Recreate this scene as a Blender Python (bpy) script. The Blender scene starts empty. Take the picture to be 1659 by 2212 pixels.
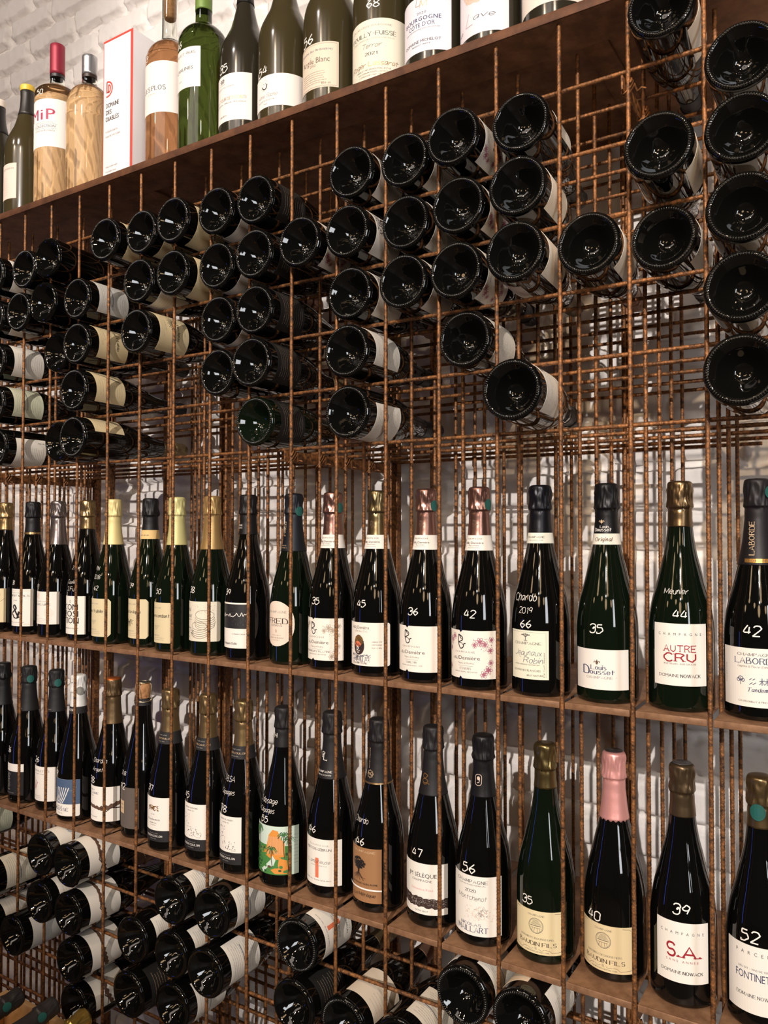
import bpy, bmesh, math, random
import numpy as np
from mathutils import Matrix, Vector
from mathutils.geometry import tessellate_polygon
scn = bpy.context.scene
COL = scn.collection
PI = math.pi
R_ = math.radians

# ------------------------------------------------------------------ camera
cd = bpy.data.cameras.new('camera'); cam = bpy.data.objects.new('camera', cd); COL.objects.link(cam)
cd.sensor_fit = 'HORIZONTAL'; cd.sensor_width = 36.0; cd.lens = 36.0 * 1697.65 / 1659.0
cd.clip_start = 0.02
rows = ((0.846097958, 0.533027198, 0.000500682), (-0.0126459, 0.02101248, -0.99969923), (-0.5328774, 0.84583715, 0.02451923))
mw = Matrix(((rows[0][0], -rows[1][0], -rows[2][0]), (rows[0][1], -rows[1][1], -rows[2][1]), (rows[0][2], -rows[1][2], -rows[2][2]))).to_4x4()
mw.translation = (1.68937, -1.099525, -0.147365)
cam.matrix_world = mw
scn.camera = cam

# ------------------------------------------------------------------ exposure, world, lights
scn.view_settings.view_transform = 'Standard'; scn.view_settings.look = 'None'
scn.view_settings.gamma = 1.0; scn.view_settings.use_curve_mapping = False
scn.view_settings.exposure = 0.12
w = bpy.data.worlds.new('shop_room'); scn.world = w; w.use_nodes = True
w.node_tree.nodes['Background'].inputs[0].default_value = (0.85, 0.62, 0.45, 1)
w.node_tree.nodes['Background'].inputs[1].default_value = 0.028

def lamp(kind, name, loc, energy, color, aim=None, **kw):
    l = bpy.data.lights.new(name, kind); l.energy = energy; l.color = color
    for k, v in kw.items(): setattr(l, k, v)
    o = bpy.data.objects.new(name, l); COL.objects.link(o); o.location = loc
    if aim is not None:
        o.rotation_euler = (Vector(aim) - Vector(loc)).to_track_quat('-Z', 'Y').to_euler()
    return o
lamp('SPOT', 'shop_spotlight', (2.8, -6.9, 2.85), 2050, (1.0, 0.93, 0.88), (0.95, 0.3, 0.42), spot_size=R_(25), spot_blend=0.45, shadow_soft_size=0.035)
for i, (x, e) in enumerate(((-0.6, 32), (0.5, 30), (1.6, 27))):
    lamp('SPOT', 'ceiling_spotlight', (x + 0.2, -1.75, 1.75), e, (1.0, 0.78, 0.56), (x, 0.1, -0.75), spot_size=R_(86), spot_blend=0.95, shadow_soft_size=0.04)
lamp('SPOT', 'ceiling_spotlight', (2.5, -2.3, 0.85), 120, (1.0, 0.72, 0.45), (1.40, 0.42, 0.17), spot_size=R_(15), spot_blend=0.35, shadow_soft_size=0.02)
for x, y, z in ((-1.6, -3.4, 1.0), (-0.2, -3.0, 1.3), (1.0, -3.4, 1.0), (2.4, -3.0, 1.3), (3.6, -3.4, 0.9), (1.9, -2.6, 0.5)):  # unseen warm globes, added for gold glints in the bottle bases
    lamp('POINT', 'glint_globe', (x, y, z), 11, (1.0, 0.68, 0.38), shadow_soft_size=0.2)
for x in (-0.9, 0.2):  # added fill spots that brighten the bricks above the shelf
    lamp('SPOT', 'upper_wall_fill', (x, -1.9, 2.35), 56, (1.0, 0.90, 0.84), (x - 0.1, 0.42, 1.25), spot_size=R_(62), spot_blend=0.8, shadow_soft_size=0.09)
lamp('AREA', 'shop_window', (3.9, -2.6, 0.3), 32, (0.95, 0.97, 1.0), (0.6, 0.0, 0.1), shape='RECTANGLE', size=0.65, size_y=1.3)
lamp('AREA', 'soft_top_fill', (0.3, -2.4, 1.9), 14, (1.0, 0.86, 0.74), (-0.3, 0.4, 1.0), shape='RECTANGLE', size=2.4, size_y=0.5)  # added soft fill for the upper wall, no fixture behind it
lamp('AREA', 'blue_neon_sign', (-1.7, -1.9, -0.8), 2.2, (0.08, 0.14, 1.0), (0.4, 0.0, 0.0), shape='RECTANGLE', size=0.055, size_y=1.1)

# ------------------------------------------------------------------ materials
def lin(c):
    return tuple((v / 12.92 if v <= 0.04045 else ((v + 0.055) / 1.055) ** 2.4) for v in (x / 255.0 for x in c))
MATS = {}
def mat(name, rgb, rough=0.6, metal=0.0, spec=0.5, bump=None, trans=0.0, ior=1.5, vary=None):
    """principled material; bump=(scale, strength, distance); vary=(rgb2, scale, detail) mixes a second colour by noise"""
    if name in MATS: return MATS[name]
    m = bpy.data.materials.new(name); m.use_nodes = True
    nt = m.node_tree; b = nt.nodes['Principled BSDF']
    c = lin(rgb) + (1,)
    b.inputs['Base Color'].default_value = c; b.inputs['Roughness'].default_value = rough
    b.inputs['Metallic'].default_value = metal; b.inputs['Specular IOR Level'].default_value = spec
    b.inputs['Transmission Weight'].default_value = trans; b.inputs['IOR'].default_value = ior
    tc = None
    if bump or vary:
        tc = nt.nodes.new('ShaderNodeTexCoord')
    if vary:
        n = nt.nodes.new('ShaderNodeTexNoise'); n.inputs['Scale'].default_value = vary[1]; n.inputs['Detail'].default_value = vary[2]
        n.inputs['Roughness'].default_value = 0.65
        nt.links.new(tc.outputs['Object'], n.inputs['Vector'])
        r = nt.nodes.new('ShaderNodeValToRGB'); r.color_ramp.elements[0].position = 0.36; r.color_ramp.elements[1].position = 0.66
        r.color_ramp.elements[0].color = c; r.color_ramp.elements[1].color = lin(vary[0]) + (1,)
        nt.links.new(n.outputs['Fac'], r.inputs['Fac']); nt.links.new(r.outputs['Color'], b.inputs['Base Color'])
    if bump:
        n = nt.nodes.new('ShaderNodeTexNoise'); n.inputs['Scale'].default_value = bump[0]; n.inputs['Detail'].default_value = 6
        nt.links.new(tc.outputs['Object'], n.inputs['Vector'])
        bm_ = nt.nodes.new('ShaderNodeBump'); bm_.inputs['Strength'].default_value = bump[1]; bm_.inputs['Distance'].default_value = bump[2]
        nt.links.new(n.outputs['Fac'], bm_.inputs['Height']); nt.links.new(bm_.outputs['Normal'], b.inputs['Normal'])
    MATS[name] = m
    return m

def M(key):
    return MATS[key]
mat('rusty_steel', (66, 44, 29), 0.5, 0.4, 0.5, (520, 0.6, 0.0012), vary=((164, 108, 60), 150, 9))
mat('bounce_lit_steel', (108, 72, 48), 0.6, 0.2, 0.35, (160, 0.25, 0.0008), vary=((154, 108, 74), 22, 7))  # shelf brown lightened to stand in for warm bounce light underneath
mat('lip_steel', (80, 52, 37), 0.62, 0.25, 0.3, (160, 0.25, 0.0008), vary=((112, 74, 50), 22, 7))  # same shelf steel without the bounce light in its colour
mat('tray_steel', (112, 78, 54), 0.55, 0.25, 0.4, (180, 0.25, 0.0008), vary=((160, 120, 88), 26, 7))
mat('white_brick_paint', (226, 220, 214), 0.62, 0, 0.35, (75, 0.28, 0.003))
mat('dark_glass', (9, 9, 8), 0.04, 0, 0.55)
mat('knurled_glass', (26, 24, 20), 0.2, 0, 1.0)
mat('deep_green_glass', (11, 19, 10), 0.04, 0, 0.55)
mat('olive_glass', (62, 54, 34), 0.16, 0, 0.5)
mat('olive_black_glass', (44, 40, 30), 0.16, 0, 0.5)
mat('green_glass', (70, 84, 36), 0.03, 0, 0.5, trans=0.94, ior=1.42)
mat('clear_glass', (244, 246, 242), 0.02, 0, 0.5, trans=1.0, ior=1.45)
mat('blush_wine', (232, 196, 148), 0.03, 0, 0.5, trans=0.97, ior=1.36)
mat('rose_wine', (180, 130, 90), 0.03, 0, 0.5, trans=0.85, ior=1.36)
mat('cork', (190, 140, 92), 0.8, bump=(300, 0.4, 0.001), vary=((150, 100, 60), 160, 4))
mat('paint_pen', (240, 240, 236), 0.6)
mat('pale_pine', (226, 188, 140), 0.6, bump=(60, 0.15, 0.001), vary=((196, 152, 100), 14, 5))
mat('floor_tile', (96, 84, 74), 0.5, vary=((110, 96, 84), 3, 4))
mat('wire', (196, 182, 156), 0.35, 0.9)
INK = dict(k=(34, 32, 32), g=(96, 92, 88), l=(150, 145, 138), r=(158, 34, 46), o=(232, 122, 84), au=(190, 140, 70), n=(46, 54, 92),
           w=(244, 236, 226), p=(170, 96, 116), b=(96, 70, 54), pk=(222, 150, 150), m=(176, 30, 74), c=(208, 74, 62), tl=(26, 88, 82), t=(206, 176, 140),
           gr=(74, 132, 66), gd=(36, 84, 48), or_=(226, 146, 62), sk=(206, 222, 206), bl=(74, 94, 122), db=(60, 42, 36), lp=(222, 196, 178), q=(176, 160, 140))
for k_, v_ in INK.items():
    mat('ink_' + k_, v_, 0.35 if k_ == 'au' else 0.55, 0.7 if k_ == 'au' else 0.0)
def paper(rgb):
    return mat('paper_%d_%d_%d' % rgb, rgb, 0.6, 0, 0.3).name
def foil(rgb, rough=0.34, metal=0.85):
    return mat('foil_%d_%d_%d' % rgb, rgb, rough, metal, 0.5, (260, 0.12, 0.001)).name
BLACKFOIL = (22, 21, 22)

# ------------------------------------------------------------------ objects
def link(name, me, parent=None):
    o = bpy.data.objects.new(name, me); COL.objects.link(o)
    if parent is not None: o.parent = parent
    return o
def tag(o, label, cat, group=None, kind=None):
    o['label'] = label; o['category'] = cat
    if group: o['group'] = group
    if kind: o['kind'] = kind
    return o
def thing(name, label, cat, loc=(0, 0, 0), group=None):
    o = link(name, None); o.location = loc
    return tag(o, label, cat, group)

class MB:
    def __init__(s): s.v = []; s.f = []; s.m = []
    def add(s, vs, fs, mi=0):
        n = len(s.v); s.v += [tuple(p) for p in vs]
        for f in fs: s.f.append(tuple(i + n for i in f)); s.m.append(mi)
        return s
    def box(s, lo, hi, mi=0):
        (a, b, c), (d, e, g) = lo, hi
        return s.add([(a, b, c), (d, b, c), (d, e, c), (a, e, c), (a, b, g), (d, b, g), (d, e, g), (a, e, g)],
                     [(3, 2, 1, 0), (4, 5, 6, 7), (0, 1, 5, 4), (1, 2, 6, 5), (2, 3, 7, 6), (3, 0, 4, 7)], mi)
    def bbox(s, lo, hi, r=0.0012, mi=0):
        """box with bevelled edges"""
        (a, b, c), (d, e, g) = lo, hi
        bm = bmesh.new(); bmesh.ops.create_cube(bm, size=1)
        for v in bm.verts: v.co = ((a + d) / 2 + v.co.x * (d - a), (b + e) / 2 + v.co.y * (e - b), (c + g) / 2 + v.co.z * (g - c))
        bmesh.ops.bevel(bm, geom=list(bm.edges), offset=r, segments=2, profile=0.5, affect='EDGES')
        bm.verts.index_update()
        s.add([v.co[:] for v in bm.verts], [[v.index for v in f.verts] for f in bm.faces], mi); bm.free(); return s
    def lathe(s, prof, seg=64, mi=0, mod=None, a0=0, a1=2 * PI):
        """prof: (r, z) pairs, outer side listed from bottom to top"""
        full = abs(a1 - a0 - 2 * PI) < 1e-6
        n = seg if full else seg + 1
        vs = []
        for r, z in prof:
            for k in range(n):
                a = a0 + (a1 - a0) * k / seg
                q = r if mod is None else mod(r, z, a)
                vs.append((q * math.sin(a), -q * math.cos(a), z))
        fs = []
        for i in range(len(prof) - 1):
            for k in range(seg):
                k2 = (k + 1) % n
                fs.append((i * n + k, i * n + k2, (i + 1) * n + k2, (i + 1) * n + k))
        return s.add(vs, fs, mi)
    def tube(s, pts, r, seg=8, mi=0, cap=True):
        pts = [Vector(p) for p in pts]; vs = []; fs = []
        for i, p in enumerate(pts):
            t = (pts[min(i + 1, len(pts) - 1)] - pts[max(i - 1, 0)]).normalized()
            a = t.orthogonal() if i == 0 else (pa - t * pa.dot(t))
            a.normalize(); pa = a; b = t.cross(a)
            for k in range(seg):
                q = 2 * PI * k / seg; vs.append(p + (a * math.cos(q) + b * math.sin(q)) * r)
        for i in range(len(pts) - 1):
            for k in range(seg):
                k2 = (k + 1) % seg; fs.append((i * seg + k, i * seg + k2, (i + 1) * seg + k2, (i + 1) * seg + k))
        if cap: fs += [tuple(range(seg))[::-1], tuple((len(pts) - 1) * seg + k for k in range(seg))]
        return s.add(vs, fs, mi)
    def mesh(s, name, mats, smooth=True):
        me = bpy.data.meshes.new(name); me.from_pydata(s.v, [], s.f)
        for m in mats: me.materials.append(M(m) if isinstance(m, str) else m)
        if any(s.m): me.polygons.foreach_set('material_index', s.m)
        if smooth: me.polygons.foreach_set('use_smooth', [True] * len(s.f))
        me.update(); return me
    def obj(s, name, mats, parent=None, smooth=True):
        return link(name, s.mesh(name, mats, smooth), parent)
def sharp(o, deg=40):
    try: o.data.set_sharp_from_angle(angle=R_(deg))
    except Exception: pass
    return o

def curve_prof(ctrl, sub=5):
    """catmull-rom through (r, z) control points given in millimetres, returned in metres"""
    P = [ctrl[0]] + list(ctrl) + [ctrl[-1]]; out = []
    for i in range(1, len(P) - 2):
        for k in range(sub):
            t = k / sub; q = []
            for d in (0, 1):
                a, b, c, e = P[i - 1][d], P[i][d], P[i + 1][d], P[i + 2][d]
                q.append(0.5 * (2 * b + (c - a) * t + (2 * a - 5 * b + 4 * c - e) * t * t + (3 * b - a - 3 * c + e) * t ** 3))
            out.append((q[0] / 1000, q[1] / 1000))
    out.append((ctrl[-1][0] / 1000, ctrl[-1][1] / 1000))
    return out
def radius_fn(prof):
    zs = np.array([p[1] for p in prof]); rs = np.array([p[0] for p in prof])
    return lambda z: float(np.interp(z, zs, rs))

# ------------------------------------------------------------------ lettering
_chars = sorted(set("ABCDEFGHIJKLMNOPQRSTUVWXYZabcdefghijklmnopqrstuvwxyz0123456789&.-'éèÉÈôÔ,%"))
GLYPH = {}
_tmp = []
for ch in _chars:
    cu = bpy.data.curves.new('g', 'FONT'); cu.body = ch; cu.resolution_u = 2; cu.size = 1
    o = bpy.data.objects.new('g', cu); COL.objects.link(o); _tmp.append((ch, o, cu))
bpy.context.view_layer.update()
dg = bpy.context.evaluated_depsgraph_get()
for ch, o, cu in _tmp:
    me = bpy.data.meshes.new_from_object(o.evaluated_get(dg))
    vs = [(v.co.x, v.co.y) for v in me.vertices]; fs = [tuple(p.vertices) for p in me.polygons]
    x0 = min(v[0] for v in vs); x1 = max(v[0] for v in vs)
    GLYPH[ch] = ([(x - x0, y) for x, y in vs], fs, x1 - x0)
    bpy.data.meshes.remove(me)
for ch, o, cu in _tmp:
    bpy.data.objects.remove(o); bpy.data.curves.remove(cu)
CAPH = max(v[1] for v in GLYPH['H'][0])

STROKE = dict(A='003660 1252', B='0006 ~06364534330333 ~33435251400000', C='~55462615040211204051', D='0006 ~0626455351402000', E='0006 0656 0050 0343',
 F='0006 0656 0343', G='~55462615040211204052 5233', H='0006 5056 0353', I='0006', J='~464231201001', K='0006 0256 2450', L='0600 0050',
 M='0006 0631 3166 6660', N='0006 0650 5056', O='~361503113051635536', P='0006 ~0636554433330303', Q='~361503113051635536 3260',
 R='0006 ~0636554433330303 3350', S='~554626151423435251402011', T='3036 0666', U='~06021130415256', V='0630 3066', W='0620 2046 4660 6086',
 X='0056 0650', Y='0633 6633 3330', Z='0656 5600 0050')
STROKE.update({'&': '~5024152635340211204053', '0': '~260503012041434526', '1': '1526 2620', '2': '~05163645440000 0040', '3': '~05163645442333 ~23344341301001',
 '4': '~260242 3531', '5': '0636 0604 ~042434423120 ~20100001', '6': '~361403021120314233231302', '7': '0646 4620', '8': '~23041626453423020120414223',
 '9': '~4433130415264544 4431', '.': '0001', '-': '1343', "'": '0506'})
STROKE.update(dict(a='~34140301102132 3430', b='0600 ~022433312000', c='~34240402102031', d='~33240402102032 3630', e='~02323324140301102031', f='~46362520 0434',
 g='~34140301102132 ~343a2b1b', h='0600 ~02143430', i='0400 0506', j='~241a0b 2526', k='0600 0234 1230', l='0600', m='0400 ~02142420 ~22344440', n='0400 ~02142430',
 o='~140301102031332414', p='040b ~0324333120000', q='~34140301102132 343b', r='0400 ~022434', s='~34140322312000', t='1610 0434', u='~0401103032 3430', v='0420 2044',
 w='0410 1024 2430 3044', x='0034 0430', y='0420 441b', z='0434 3400 0030'))
STROKE['p'] = '040b ~03243331200100'
ACC = {'é': 'e', 'è': 'e', 'É': 'E', 'È': 'E', 'ô': 'o', 'Ô': 'O'}
def strokes(ch):
    extra = []
    if ch in ACC:
        hgt = 4.9 if ACC[ch].islower() else 6.9
        extra = [(False, [(1.4, hgt), (2.6, hgt + 1.0)] if ch in 'éÉ' else [(1.2, hgt + 1.0), (2.4, hgt)])]
        ch = ACC[ch]
    out = []
    for s in STROKE.get(ch, '').split():
        sm = s[0] == '~'; s = s.lstrip('~'); pts = []
        for i in range(0, len(s) - 1, 2):
            y = {'a': -1, 'b': -2}.get(s[i + 1]); pts.append((float(s[i]), float(s[i + 1]) if y is None else float(y)))
        q = [pts[0]]
        for p in pts[1:]:
            if p != q[-1]: q.append(p)
        out.append((sm, q))
    return out + extra
def smooth2(pts, sub=4):
    if len(pts) < 3: return pts
    P = [pts[0]] + list(pts) + [pts[-1]]; out = []
    if pts[0] == pts[-1]: P[0] = pts[-2]; P[-1] = pts[1]
    for i in range(1, len(P) - 2):
        for k in range(sub):
            t = k / sub
            out.append(tuple(0.5 * (2 * P[i][d] + (P[i + 1][d] - P[i - 1][d]) * t + (2 * P[i - 1][d] - 5 * P[i][d] + 4 * P[i + 1][d] - P[i + 2][d]) * t * t
                       + (3 * P[i][d] - P[i - 1][d] - 3 * P[i + 1][d] + P[i + 2][d]) * t ** 3) for d in (0, 1)))
    out.append(pts[-1]); return out

class Art:
    """flat drawing in metres: x along the paper, y up; every shape keeps its ink and layer"""
    def __init__(s): s.v = []; s.f = []; s.mi = []; s.inks = []; s.layer = 1
    def ink(s, c):
        c = c if c in MATS else 'ink_' + c
        if c not in s.inks: s.inks.append(c)
        return s.inks.index(c)
    def raw(s, vs, fs, c, h=None):
        n = len(s.v); h = s.layer if h is None else h
        s.v += [(x, y, h) for x, y in vs]; mi = s.ink(c)
        for f in fs: s.f.append(tuple(i + n for i in f)); s.mi.append(mi)
    def poly(s, pts, c):
        tri = tessellate_polygon([[Vector((x, y, 0)) for x, y in pts]])
        fs = []
        for t in tri:
            a, b, d = (pts[i] for i in t)
            fs.append(t if (b[0] - a[0]) * (d[1] - a[1]) - (b[1] - a[1]) * (d[0] - a[0]) > 0 else t[::-1])
        s.raw(pts, fs, c); s.layer += 0.25
    def rect(s, x, y, w, h, c): s.poly([(x - w / 2, y - h / 2), (x + w / 2, y - h / 2), (x + w / 2, y + h / 2), (x - w / 2, y + h / 2)], c)
    def oval(s, x, y, rx, ry, c, n=28): s.poly([(x + rx * math.cos(2 * PI * k / n), y + ry * math.sin(2 * PI * k / n)) for k in range(n)], c)
    def ring(s, x, y, rx, ry, wd, c, n=28, a0=0, a1=2 * PI):
        s.line([(x + rx * math.cos(a0 + (a1 - a0) * k / n), y + ry * math.sin(a0 + (a1 - a0) * k / n)) for k in range(n + 1)], wd, c)
    def line(s, pts, wd, c, wf=None):
        vs = []; fs = []
        n = len(pts)
        for i in range(n):
            a = pts[max(i - 1, 0)]; b = pts[min(i + 1, n - 1)]
            if pts[0] == pts[-1] and n > 3:
                if i == 0: a = pts[-2]
                if i == n - 1: b = pts[1]
            dx, dy = b[0] - a[0], b[1] - a[1]; L = math.hypot(dx, dy) or 1; dx /= L; dy /= L
            q = (wd if wf is None else wf(dx, dy)) / 2
            vs += [(pts[i][0] - dy * q, pts[i][1] + dx * q), (pts[i][0] + dy * q, pts[i][1] - dx * q)]
            if i: fs.append((2 * i - 2, 2 * i - 1, 2 * i + 1, 2 * i))
        s.raw(vs, fs, c)
    def text(s, txt, x, y, h, c='k', st='s', w=None, track=0.0, slant=0.0, rot=0.0, wt=1.0, seed=0):
        """centred at x, baseline y, capital height h, optional total width w; st: s sans, f roman with serifs, h handwritten, y typewriter"""
        vs_all = []; X = 0.0
        rnd = random.Random(txt + str(seed))
        if st == 's':
            for ch in txt:
                if ch == ' ': X += 0.3 + track; continue
                if ch not in GLYPH: continue
                vs, fs, adv = GLYPH[ch]
                vs_all.append(([(vx + X, vy) for vx, vy in vs], fs)); X += adv + 0.085 + track
            k = h / CAPH; X -= 0.085 + track
        else:
            k = h / 6.0; thick = {'f': 1.12, 'h': 0.62, 'y': 0.85}[st] * wt; thin = {'f': 0.46, 'h': 0.62, 'y': 0.68}[st] * wt
            for ch in txt:
                if ch == ' ': X += 2.4 + track; continue
                ss = strokes(ch)
                if not ss: X += 2; continue
                mx = max(p[0] for _, q in ss for p in q)
                jy = rnd.uniform(-0.35, 0.35) if st == 'h' else 0
                for sm, q in ss:
                    pts = smooth2(q) if sm else q
                    pts = [(px + X, py + jy) for px, py in pts]
                    if len(pts) == 2 and math.dist(*pts) > 1.5:
                        pts = [tuple(pts[0][d] + (pts[1][d] - pts[0][d]) * t / 3 for d in (0, 1)) for t in range(4)]
                    def wf(dx, dy):
                        if st != 'f': return thick
                        e = abs(dy) ** 1.3
                        if dx * dy > 0.12: e *= 0.35 if not sm else 1
                        return thin + (thick - thin) * e
                    A2 = Art(); A2.line(pts, thick, 'k', wf)
                    vs_all.append(([(v[0], v[1]) for v in A2.v], A2.f))
                    if st in 'fy' and not sm:
                        for e, o2 in ((pts[0], pts[1]), (pts[-1], pts[-2])):
                            if abs(e[1] - o2[1]) > 0.8 * abs(e[0] - o2[0]) and (e[1] in (0.0, 6.0, 4.0)):
                                sw = 1.15 if st == 'y' else 1.0
                                if ch in 'AVWMN' and abs(e[1] - 6 * (ch == 'A')) < 0.1 and ch in 'AV': continue
                                tt = 0.55 if st == 'y' else 0.34
                                yy = e[1] + (tt / 2 if e[1] == 0 else -tt / 2)
                                A2 = Art(); A2.line([(e[0] - sw, yy), (e[0] + sw, yy)], tt, 'k'); vs_all.append(([(v[0], v[1]) for v in A2.v], A2.f))
                            elif abs(e[1] - o2[1]) < 0.1 and e[0] > o2[0]:
                                A2 = Art(); A2.line([(e[0], e[1] - 0.75), (e[0], e[1] + 0.75)], 0.4, 'k'); vs_all.append(([(v[0], v[1]) for v in A2.v], A2.f))
                X += mx + (1.9 if st in 'fy' else 1.35) + track
            X -= (1.9 if st in 'fy' else 1.35) + track
        kx = k if w is None else w / max(X, 1e-6)
        cr, sr = math.cos(rot), math.sin(rot)
        for vs, fs in vs_all:
            o = []
            for vx, vy in vs:
                px = (vx - X / 2) * kx + slant * vy * k; py = vy * k
                o.append((x + px * cr - py * sr, y + px * sr + py * cr))
            s.raw(o, fs, c)
        s.layer += 0.25
    def specks(s, seed, x, y, w, h, n, c, size=0.0009, lines=True):
        r = random.Random(seed)
        for _ in range(n):
            px, py, a, L = x + r.uniform(-w, w) / 2, y + r.uniform(-h, h) / 2, r.uniform(0, PI), size * r.uniform(0.6, 2.6)
            s.line([(px, py), (px + L * math.cos(a), py + L * math.sin(a))], size * r.uniform(0.3, 0.7), c)
    def flower(s, x, y, r, c, n=7, seed=0):
        rr = random.Random(seed)
        for ring in (1.0, 0.6):
            for k in range(n):
                a = 2 * PI * k / n + ring + rr.uniform(-0.2, 0.2); L = r * ring
                px, py = x + L * math.cos(a), y + L * math.sin(a); tx, ty = -math.sin(a), math.cos(a)
                s.line(smooth2([(x, y), (x + 0.5 * L * math.cos(a) + 0.3 * L * tx, y + 0.5 * L * math.sin(a) + 0.3 * L * ty), (px, py),
                        (x + 0.5 * L * math.cos(a) - 0.3 * L * tx, y + 0.5 * L * math.sin(a) - 0.3 * L * ty), (x, y)], 3), r * 0.11, c)
    def para(s, seed, x, y0, y1, w, n, c='l', h=0.0011):
        """small print: real short lines of lettering too small to read"""
        r = random.Random(seed); ws = ['vin', 'de', 'france', 'mis', 'en', 'bouteille', 'par', 'brut', 'terroir', 'cuvée', 'produit', 'la', 'vigne', 'contient', 'sulfites', 'blanc', 'noir']
        for i in range(n):
            y = y0 + (y1 - y0) * (i / max(n - 1, 1)); t = ''
            while len(t) * 0.62 * h < w * 0.92: t += r.choice(ws) + ' '
            s.text(t.strip(), x, y, h, c, 's', w=w * r.uniform(0.75, 1.0))

def wrap(art, rf, off, name, parent, z0=0.0, ang=0.0, step=0.0036):
    """bends a drawing round a bottle: x runs round the glass, y up it"""
    bm = bmesh.new()
    vs = [bm.verts.new(v) for v in art.v]
    for f, mi in zip(art.f, art.mi):
        try: q = bm.faces.new([vs[i] for i in f]); q.material_index = mi
        except ValueError: pass
    if vs:
        xs = [v[0] for v in art.v]; lo, hi = min(xs), max(xs); u = math.floor(lo / step) * step + step
        while u < hi:
            bmesh.ops.bisect_plane(bm, geom=bm.verts[:] + bm.edges[:] + bm.faces[:], plane_co=(u, 0, 0), plane_no=(1, 0, 0), dist=1e-7); u += step
    if vs:
        ys = [v[1] for v in art.v]; lo, hi = min(ys), max(ys); u = lo + 0.007
        while u < hi:
            if abs(rf(z0 + u) - rf(z0 + u - 0.012)) > 4e-5 or abs(rf(z0 + u) - rf(z0 + u + 0.012)) > 4e-5:
                bmesh.ops.bisect_plane(bm, geom=bm.verts[:] + bm.edges[:] + bm.faces[:], plane_co=(0, u, 0), plane_no=(0, 1, 0), dist=1e-7)
            u += 0.007
    for v in bm.verts:
        y = z0 + v.co.y; r0 = rf(y); a = ang + v.co.x / max(r0, 0.008); r = r0 + off + v.co.z * 0.00006
        v.co = (r * math.sin(a), -r * math.cos(a), y)
    me = bpy.data.meshes.new(name); bm.to_mesh(me); bm.free()
    for c in art.inks: me.materials.append(M(c))
    return link(name, me, parent)

def sheet(art, outline, c):
    """the paper itself: outline polygon with a real edge"""
    art.layer = 3; art.poly(outline, c); art.layer = 4
    n = len(outline); vs = list(outline) + list(outline); k = len(art.v)
    art.v += [(x, y, 3) for x, y in outline] + [(x, y, -2) for x, y in outline]; mi = art.ink(c)
    for i in range(n):
        j = (i + 1) % n; art.f.append((k + i, k + n + i, k + n + j, k + j)); art.mi.append(mi)
def outline(w, h, kind='rect'):
    a = w / 2
    if kind == 'oval': return [(a * math.cos(2 * PI * k / 40), h / 2 + h / 2 * math.copysign(abs(math.sin(2 * PI * k / 40)) ** 0.85, math.sin(2 * PI * k / 40))) for k in range(40)]
    if kind == 'notch':
        d = 0.0035; q = -0.012
        return [(-a, 0), (q - d, 0), (q, d), (q + d, 0), (a, 0), (a, h), (q + d, h), (q, h - d), (q - d, h), (-a, h)]
    if kind == 'cut': d = 0.006; return [(-a, 0), (a - d, 0), (a, d), (a, h - d), (a - d, h), (-a, h)]
    if kind == 'round':
        d = 0.004; o = []
        for cx, cy, b in ((a - d, d, -90), (a - d, h - d, 0), (-a + d, h - d, 90), (-a + d, d, 180)):
            o += [(cx + d * math.cos(R_(b + t)), cy + d * math.sin(R_(b + t))) for t in (0, 30, 60, 90)]
        return o
    return [(-a, 0), (a, 0), (a, h), (-a, h)]
# ================================================================== SETTING
def structure(o): o['kind'] = 'structure'; return o
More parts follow.
